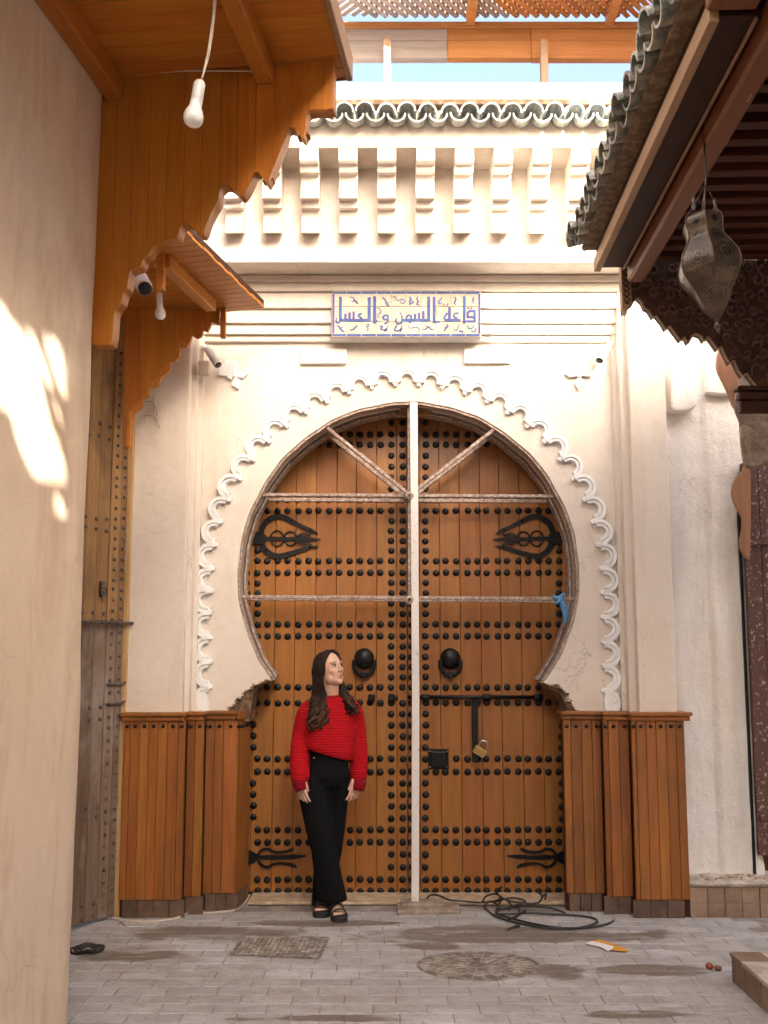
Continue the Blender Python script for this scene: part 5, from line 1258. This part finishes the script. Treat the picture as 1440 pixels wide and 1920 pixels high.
# trousers
m = MB()
loft(m, [(PP(617,1402,.0),.112,.095), (PP(616,1425,.0),.122,.105), (PP(611,1455,.0),.140,.112), (PP(608,1474,.0),.128,.085)], 20)
def leg(rows):
    loft(m, [(PP(x, y, dy), hw*PXM, hw*PXM*.92) for x, y, hw, dy in rows], 18)
leg([(591,1452,31,-.01), (589,1500,27,-.02), (598,1550,25,-.025), (608,1595,23.5,-.015), (615,1640,24.5,.01), (620,1672,27.5,.04), (622,1688,29,.055)])
leg([(630,1452,26,.02), (630,1500,22,.05), (625,1550,22,.08), (618,1595,23,.11), (610,1640,22,.14), (604,1680,19,.165), (602,1697,18.5,.17)])
tr = m.build('trousers', M['black_cloth'], who); remesh(tr, .007, 9, .5)
m = MB(); m.ball(PP(589,1421,-.10), .005, .004, .005, 8, 5); m.build('rivet_button', M['steel'], tr, smooth=True)
# sandals
for (h_, t_) in ((hF, tF), (hB, tB)):
    d = (t_-h_); L = d.length+.03; d.normalize(); s_ = Vector((-d.y, d.x, 0)); c = h_-d*.03; L += .035
    out = [(0,.020),(.03,.034),(.25,.036),(.55,.042),(.80,.050),(.94,.044),(1.0,.020)]
    P_ = [c+d*(L*f)+s_*w_ for f, w_ in out]+[c+d*(L*f)-s_*w_ for f, w_ in reversed(out)]
    for p in P_: p.z = .001
    m = MB(); m.prism(P_, (0,0,.033)); so_ = m.build('sandal', M['rubber'], who, bevel=.005, seg=2)
    for f, hh, ww in ((.80,.050,.047), (.58,.072,.043), (.36,.095,.038)):
        q = [c+d*(L*f)+s_*(math.cos(t)*ww)+UP*(.022+math.sin(t)*hh*.86) for t in [PI*k/10 for k in range(11)]]
        m = MB(); vs, fs = [], []
        for p in q: vs += [p-d*.013, p+d*.013, p-d*.013+(p-(c+d*(L*f)+UP*.03)).normalized()*.004, p+d*.013+(p-(c+d*(L*f)+UP*.03)).normalized()*.004]
        for i in range(10):
            a_ = i*4; b_ = a_+4; fs += [(a_+2,b_+2,b_+3,a_+3), (a_,a_+1,b_+1,b_), (a_,b_,b_+2,a_+2), (a_+1,a_+3,b_+3,b_+1)]
        m.add(vs, fs); m.build('strap', M['rubber'], so_)
# hair: a close cap, two falls, and wavy strands over them
m = MB()
hb(m, -.022,0,.036, .092,.084,.088, 22, 14); hb(m, -.050,0,-.02, .062,.076,.10)
for s_ in (-1, 1):
    m.tube([H(.040,s_*.012,.112), H(.035,s_*.050,.085), H(.012,s_*.074,.030), H(-.005,s_*.078,-.03)], [.018,.026,.026,.024], 10)
hr = m.build('hair', M['hair'], who); remesh(hr, .007, 3, .5)
Rh = random.Random(5)
def strand(p, r0, nm, mt): nm.tube(p, [r0*.6]+[r0]*(len(p)-3)+[r0*.7, r0*.2], 4, caps=False)
dk_, lt_ = MB(), MB()
for i in range(380):
    right = i % 4 == 3; s_ = 1 if right else -1
    a = Rh.random(); v = Rh.random()
    st = H(.060-.13*v, s_*(.006+.012*a), .118-.035*max(0, v-.4)*1.5)
    sd_ = H(.045-.11*v, s_*(.078+.006*Rh.random()), .05-.02*v); lo = H(.012-.085*v, s_*(.086+.004*Rh.random()), -.03)
    if not right: tip = PP(577+38*Rh.random()**.8, 1350+24*Rh.random()-6*v, -.10+.05*v); md = PP(586+26*a, 1303+8*v, -.045-.03*(1-v))
    else:
        u_ = Rh.random(); tip = PP(650+24*u_, 1318+24*u_*(.6+.4*Rh.random()), -.085+.03*v); md = PP(640+14*a, 1298+6*v, -.03+.03*v)
    base = catmull([st, sd_, lo, md, md.lerp(tip, .5), tip], 5); n = len(base); ph = Rh.uniform(0, 6.3); am = Rh.uniform(.006, .015); pts = []
    for k, p in enumerate(base):
        f = max(0, (k/n-.42)/.58); wv = am*f*math.sin(ph+f*Rh.choice((15,15.5,16))); pts.append(p+Vector((wv, -.004*f+am*f*.7*math.cos(ph+f*15), 0)))
    strand(pts, Rh.uniform(.0028,.0045), dk_, None)
    if Rh.random() < .38: strand([q+Vector((Rh.uniform(-.003,.003), -.006, 0)) for q in pts[int(n*Rh.uniform(.58,.84)):]], Rh.uniform(.0018,.0030), lt_, None)
lk, le = MB(), MB()
for i in range(46):
    right = i % 3 == 2; a, v = Rh.random(), Rh.random(); s_ = 1 if right else -1
    p0 = H(.01-.06*v, s_*.080, .02-.05*a)
    if not right: p1 = PP(588+18*a, 1300, -.035-.03*(1-v)); p2 = PP(583+30*a, 1330, -.085+.02*v); p3 = PP(578+38*a, 1352+20*Rh.random(), -.118+.03*v)
    else: p1 = PP(640+10*a, 1298, -.02+.03*v); p2 = PP(647+14*a, 1314, -.05+.02*v); p3 = PP(654+20*a, 1328+16*Rh.random(), -.09+.03*v)
    base = catmull([p0, p1, p2, p3], 8); n = len(base); ph = Rh.uniform(0, 6.3); pts = []
    for k, p in enumerate(base):
        f = k/(n-1); am = .017*min(1, f*1.6); pts.append(p+Vector((am*math.sin(ph+f*21), am*.8*math.cos(ph+f*21), 0)))
    r0 = Rh.uniform(.008, .012); rr = [r0*(1-.72*(k/(n-1))**1.5) for k in range(n)]
    lk.tube(pts, rr, 6)
    if i % 3 == 0: 
        k0 = int(n*Rh.uniform(.55,.85)); le.tube([p+Vector((0,-.004,0)) for p in pts[k0:]], [r*.8 for r in rr[k0:]], 6)
lk.build('hair_locks', M['hair'], hr, smooth=True, kind='stuff'); le.build('lighter_lock_ends', M['hairlight'], hr, smooth=True, kind='stuff')
dk_.build('dark_strands', M['hair'], hr, smooth=True, kind='stuff'); lt_.build('lighter_ends', M['hairlight'], hr, smooth=True, kind='stuff')
m = MB(); q0 = H(.0,-.082,-.062); m.tube([q0+Vector((.006*math.cos(t), -.004, .010*math.sin(t))) for t in [2*PI*k/10 for k in range(11)]], .0015, 5); m.build('earring', M['padlock'], body, smooth=True)
# ================================================================== LANTERN
YL = 3.35
ln = thing('hanging_lantern', at(1327, 400, YL), 'pierced brass lantern with bulging faceted body hanging under the stall roof', 'lantern')
LA, LB = at(1316, 404, YL), at(1344, 598, YL); axl = (LB-LA).normalized(); LL = (LB-LA).length; pxl = YL/1744*1.03
prof = [(27,0),(37,.04),(38,.10),(35,.17),(36,.24),(46,.32),(57,.41),(61,.49),(59,.57),(47,.67),(36,.74),(31,.80),(26,.86),(16,.93),(5,1.0)]
s1 = Vector((0,-1,0)); s1 = (s1-axl*s1.dot(axl)).normalized(); s2 = axl.cross(s1)
NF, PH = 6, math.radians(12)
def Lp(r, h, k): g = PH+2*PI*k/NF; return LA+axl*(h*LL)+s1*(math.cos(g)*r*pxl)+s2*(math.sin(g)*r*pxl)
def prof_r(h):
    for (r0, h0), (r1, h1) in zip(prof, prof[1:]):
        if h0 <= h <= h1: return r0+(r1-r0)*(h-h0)/(h1-h0)
    return 5
hs = [i/30 for i in range(31)]
for f in range(NF):
    vs, fs = [], []
    for h in hs: vs += [Lp(prof_r(h), h, f), Lp(prof_r(h), h, f+1)]
    for i in range(30): fs.append((i*2, i*2+1, i*2+3, i*2+2))
    m = MB(); m.add(vs, fs); m.add([p-(p-(LA+axl*((p-LA).dot(axl)))).normalized()*.002 for p in vs], [tuple(reversed(q)) for q in fs]); pn = m.build('pierced_panel', M['brass'], ln)
    m = MB(); q = [Lp(prof_r(h)+.6, h, f) for h in hs]; m.tube(q, .0032, 6); m.build('panel_seam', M['brass'], ln, smooth=True)
    mid = Lp(40, .4, f+.5); 
    if (mid-CAMP).length > (LA.lerp(LB,.5)-CAMP).length: continue
    def FP(h, u):  # u -1..1 across the facet
        return Lp(prof_r(h), h, f).lerp(Lp(prof_r(h), h, f+1), .5+u/2)
    m = MB()
    def dot(h, u, a, b, ang):
        c = FP(h, u); e1 = (FP(h+.01, u)-FP(h-.01, u)).normalized(); e2 = (FP(h, u+.05)-FP(h, u-.05)).normalized(); nn = e1.cross(e2)
        if nn.dot(CAMP-c) < 0: nn = -nn
        d1 = e1*math.cos(ang)+e2*math.sin(ang); d2 = -e1*math.sin(ang)+e2*math.cos(ang); c = c+nn*.0012
        m.add([c+d1*a, c+d2*b, c-d1*a, c-d2*b], [(0,1,2,3)])
    def rosette(h0, u0, R_, n):
        c0_ = FP(h0, u0); W_ = (FP(h0, 1)-FP(h0, -1)).length/2
        for ring, (rr, a, b, nn_) in enumerate(((.0,.0035,.0035,1),(.5,.0065,.0024,n),(.95,.0036,.0024,int(n*1.5)),(1.25,.0030,.0024,int(n*1.6)))):
            for k in range(nn_):
                g = 2*PI*k/nn_; dh = rr*R_*math.cos(g)/LL; du = rr*R_*math.sin(g)/W_
                if abs(u0+du) < .86: dot(h0+dh, u0+du, a, b, g)
    rosette(.26, 0, .020, 12); rosette(.46, 0, .032, 16); rosette(.10, 0, .010, 6)
    for i in range(70):
        h = R.uniform(.34,.60); u = R.uniform(-.8,.8); dot(h, u, .0028, .002, R.uniform(0,3))
    for i in range(40):
        h = R.uniform(.72,.84); u = R.uniform(-.6,.6); dot(h, u, .0026, .002, R.uniform(0,3))
    m.build('perforations', M['blackplastic'], pn, kind='stuff')
m = MB(); m.lathe(LB, [(.012,-.004),(.010,.006),(.004,.012),(.011,.020),(.013,.028),(.006,.036),(.008,.044),(.003,.056),(.0006,.062)], 12, axl); m.build('finial', M['brass'], ln, smooth=True)
top = at(1324, 345, YL); hk = E(.62, 0, .05); 
m = MB(); m.tube([LA+s2*.03*0, LA.lerp(top, .5), top, Vector((top.x, top.y, ZE+.1))], .0045, 6); m.tube([Lp(33,.03,0), top, Lp(33,.03,3)], .0035, 6); m.tube([Lp(33,.03,1.5), top, Lp(33,.03,4.5)], .0035, 6); m.build('hanger', M['brass'], ln, smooth=True)
for (x, y, s_) in ((1301,381,1), (1341,386,1.1)):
    c = at(x, y, YL-.03); P_ = [(0,-15),(3,-10),(2,-3),(4,4),(3,11),(0,15),(-3,11),(-4,4),(-2,-3),(-3,-10)]
    m = MB(); m.prism([c+Vector((a*pxl*s_, 0, -b_*pxl*s_)) for a, b_ in P_], (0,.003,0)); m.build('crown_leaf', M['steel'], ln)

# ================================================================== SECURITY CAMERAS
def camera_thing(lab, a, b, Y, r, mount, box=None, dy=-.03, body='white'):
    root = thing('security_camera', at(*mount, Y), lab, 'security camera', 'wall cameras')
    p, q = at(*a, Y), at(b[0], b[1], Y+dy*2); d = (q-p).normalized()
    m = MB(); m.lathe(p, [(.7*r, 0), (r, .006), (r, (q-p).length*.93), (.92*r, (q-p).length)], 14, d); bd = m.build('housing', M[body], root, smooth=True)
    m = MB(); m.lathe(q+d*.0005, [(.86*r, 0), (.86*r, .004), (.5*r, .006)], 14, d); m.build('front_glass', M['blackplastic'], bd, smooth=True)
    w0 = at(*mount, Y+.05); m = MB(); m.tube([w0, w0.lerp(p, .5)+UP*.008, p.lerp(q, .25)], .009, 8); m.lathe(w0, [(.022,-.004),(.022,.012)], 12, (0,-1,0)); m.build('bracket_arm', M[body], root, smooth=True)
    if box:
        (x0, x1, y0, y1, Yb) = box; u, v = at(x0, y1, Yb), at(x1, y0, Yb); m = MB(); m.box(u.x, v.x, Yb, Yb+.045, u.z, v.z); m.build('junction_box', M['cable'], root, bevel=.003)
camera_thing('white wall camera beside tan box above the broad plaster flower', (390,655), (409,684), 5.84, .028, (383,652), (371,391,676,702,5.80), -.02)
camera_thing('sunlit white wall camera at the right pilaster above the four armed flower', (1138,650), (1124,676), 5.86, .028, (1144,646), (1112,1122,683,694,5.93), -.02)
YCm = atpl(262, 515, LW(0,.10,0), WL).y
camera_thing('grey black fronted camera tucked behind the scalloped canopy panel', (258,514), (272,541), YCm+.35, .034, (264,508), None, -.10, 'cable')
# stray wires out of the pilaster
m = MB()
m.tube(catmull([at(x, y, Y_PIL-.01-.02*k) for k, (x, y) in enumerate(((274,752),(286,754),(294,766),(297,784),(296,800)))], 4), .004, 5); m.tube(catmull([at(x, y, Y_PIL-.008) for x, y in ((270,780),(284,778),(294,786),(300,802))], 4), .004, 5); m.tube(catmull([at(x, y, Y_PIL-.006) for x, y in ((288,742),(291,760),(287,778))], 4), .003, 5)
tag(m.build('loose_wire', M['cable'], smooth=True), 'loose curling wire ends poking from the cream pilaster below the small canopy', 'wire')
m = MB()
for i in range(14):
    p = at(R.uniform(270,286), R.uniform(795,820), Y_PIL-.001); m.ball(p, .004, .002, .004, 6, 4)

# ================================================================== THINGS ON THE PAVING
def G(x, y, z=.004): return atz(x, y, z)
# round manhole cover
c = G(897, 1809); mh = thing('manhole_cover', Vector((c.x, c.y, 0)), 'round cast iron manhole cover with radial ribs set in the paving', 'manhole cover')
rx = (G(1013,1809)-G(781,1809)).length/2
m = MB(); m.lathe((c.x,c.y,0), [(rx, -.01), (rx, .003), (rx-.012, .006), (rx-.016, .002), (.001, .0025)], 48, caps=False); m.build('cover_plate', M['castiron'], mh)
m = MB()
for k in range(28):
    g = 2*PI*k/28+.04; r0, r1 = (.07, rx-.03) if k % 2 == 0 else (.15, rx-.03); d = Vector((math.cos(g), math.sin(g), 0)); m.obox(Vector((c.x,c.y,.004))+d*(r0+r1)/2, d*(r1-r0)/2, Vector((-d.y,d.x,0))*.0042, UP*.0025)
for r_ in (.06, .145, .225):
    q = [Vector((c.x+r_*math.cos(2*PI*k/40), c.y+r_*math.sin(2*PI*k/40), .0042)) for k in range(40)]; m.ribbon(q, .008, UP, .0025, closed=True)
m.build('cover_ribs', M['worn_iron'], mh, kind='stuff')
for o_ in mh.children:
    for v_ in o_.data.vertices: v_.co.y *= .74
# rectangular cover
q0 = [G(x, y, .003) for x, y in ((433,1790),(598,1797),(616,1759),(458,1755))]
dr = thing('drain_cover', (q0[0]+q0[2])/2, 'square rusty drain cover with raised bumps, left in the paving', 'drain cover')
m = MB(); m.prism([p-UP*.012 for p in q0], UP*.013); m.build('cover_plate', M['castiron'], dr, bevel=.002)
m = MB()
for i in range(17):
    for j in range(9):
        a = q0[0].lerp(q0[1], (i+.8)/17.6); b_ = q0[3].lerp(q0[2], (i+.8)/17.6); p = a.lerp(b_, (j+.8)/9.6); s_ = .0085 if (i+j) % 2 else .0065
        m.obox(p+UP*.0022, Vector((s_,s_*.5,0)), Vector((-s_*.4,s_*.8,0)), UP*.0018)
m.build('raised_bumps', M['worn_iron'], dr, kind='stuff')
m = MB(); m.ribbon([p+UP*.0012 for p in q0], .014, UP, .003, closed=True); m.build('rim', M['castiron'], dr)
# cables
cable('white_floor_cable', [G(x, y, .006) for x, y in ((199,1719),(216,1722),(240,1726),(272,1728),(305,1726),(332,1721),(352,1712),(368,1709),(385,1712),(410,1710),(438,1707),(454,1698),(463,1687),(468,1678))], .0065, 'cable', 'pale cable snaking along the floor before the left cladding', 'cable', 6, 8)
cable('white_floor_cable', [G(x, y, .006) for x, y in ((212,1722),(225,1727),(234,1733),(238,1735))], .005, 'cable', 'short stub of pale cable branching toward the lane by the old studded door', 'cable', 4)
tb = MB()
for pts in ([(800,1685,.03),(808,1678,.045),(822,1679,.05),(842,1687,.04),(870,1690,.03),(900,1692,.03),(925,1690,.05),(940,1684,.06)],
            [(905,1690,.02),(912,1680,.06),(930,1676,.08),(950,1688,.07),(990,1694,.05),(1010,1692,.06),(1016,1680,.10),(1008,1672,.13)],
            [(906,1700,.02),(920,1690,.05),(935,1700,.03),(930,1712,.01),(960,1722,.01),(1010,1734,.008),(1060,1740,.008),(1110,1738,.008),(1140,1732,.008),(1150,1726,.008)],
            [(908,1700,.01),(926,1716,.01),(960,1728,.01),(1010,1738,.01),(1070,1741,.01),(1112,1733,.01),(1118,1724,.01),(1090,1717,.01),(1040,1714,.012),(990,1712,.015),(950,1714,.015),(930,1712,.02),(940,1706,.03),(980,1700,.03),(1030,1702,.03),(1060,1712,.012)],
            [(938,1682,.06),(932,1672,.10),(942,1662,.14)], [(944,1684,.06),(936,1694,.05),(932,1704,.03)], [(948,1686,.06),(958,1696,.04),(954,1706,.02)], [(950,1726,.02),(968,1718,.05),(985,1708,.09)], [(968,1720,.05),(974,1712,.05),(972,1702,.07)], [(1016,1682,.09),(1024,1676,.10),(1022,1686,.08)], [(952,1743,.005),(962,1738,.01),(974,1736,.006)], [(930,1690,.04),(960,1684,.07),(985,1690,.06),(960,1700,.04),(935,1706,.03)]):
    tb.tube(catmull([G(x, y, z) for x, y, z in pts], 6), .0062, 7)
tag(tb.build('cable_tangle', M['blackcable'], smooth=True), 'tangle of black cable lying at the foot of the right gate leaf', 'cable tangle')
m = MB()
for k, (r_, dx) in enumerate(((.085,0),(.07,.008),(.055,-.005),(.038,.004))):
    cc = G(163, 1779, .008+.006*k); m.tube([cc+Vector((dx+r_*math.cos(2*PI*j/26), r_*math.sin(2*PI*j/26), .004*math.sin(j))) for j in range(27)], .006, 6)
tag(m.build('coiled_hose', M['blackcable'], smooth=True), 'small dark coil of hose lying by the end of the ochre wall', 'coil')
# paper scrap, chestnuts, debris
m = MB(); P_ = [G(x, y, .006) for x, y in ((1097,1769),(1112,1764),(1136,1770),(1152,1776),(1140,1784),(1128,1776))]; m.prism(P_, UP*.0012); pp = m.build('paper_scrap', M['paper'])
tag(pp, 'torn white and orange printed paper scrap lying flat on the paving', 'paper')
m = MB(); m.prism([p+UP*.0015 for p in [G(x, y, .006) for x, y in ((1108,1765),(1124,1763),(1146,1769),(1158,1774),(1180,1781),(1172,1785),(1146,1782),(1152,1776),(1130,1769))]], UP*.001); m.build('printed_part', M['paper_o'], pp)
for x, y, lab, sh in ((1330,1811,'whole brown chestnut on the paving, nearer the manhole cover',1), (1346,1815,'split brown chestnut on the paving, beside the brick platform',.7)):
    m = MB(); m.ball(G(x, y, .016*sh), .020, .017, .017*sh, 12, 8); n_ = m.build('chestnut', M['nut'], smooth=True); tag(n_, lab, 'chestnut')
m = MB()
for i in range(320):
    x, y = R.uniform(-1.5, 1.9), R.uniform(4.05, 5.95)
    r_ = R.uniform(.003,.010); m.add([Vector((x+R.uniform(-r_,r_)*1.6, y+R.uniform(-r_,r_), .003+R.random()*.004)) for _ in range(4)], [(0,1,2),(0,2,3)])
tag(m.build('dry_litter', M['rough_edge'], kind='stuff'), 'small dry leaf crumbs and grit scattered over the paving', 'litter')
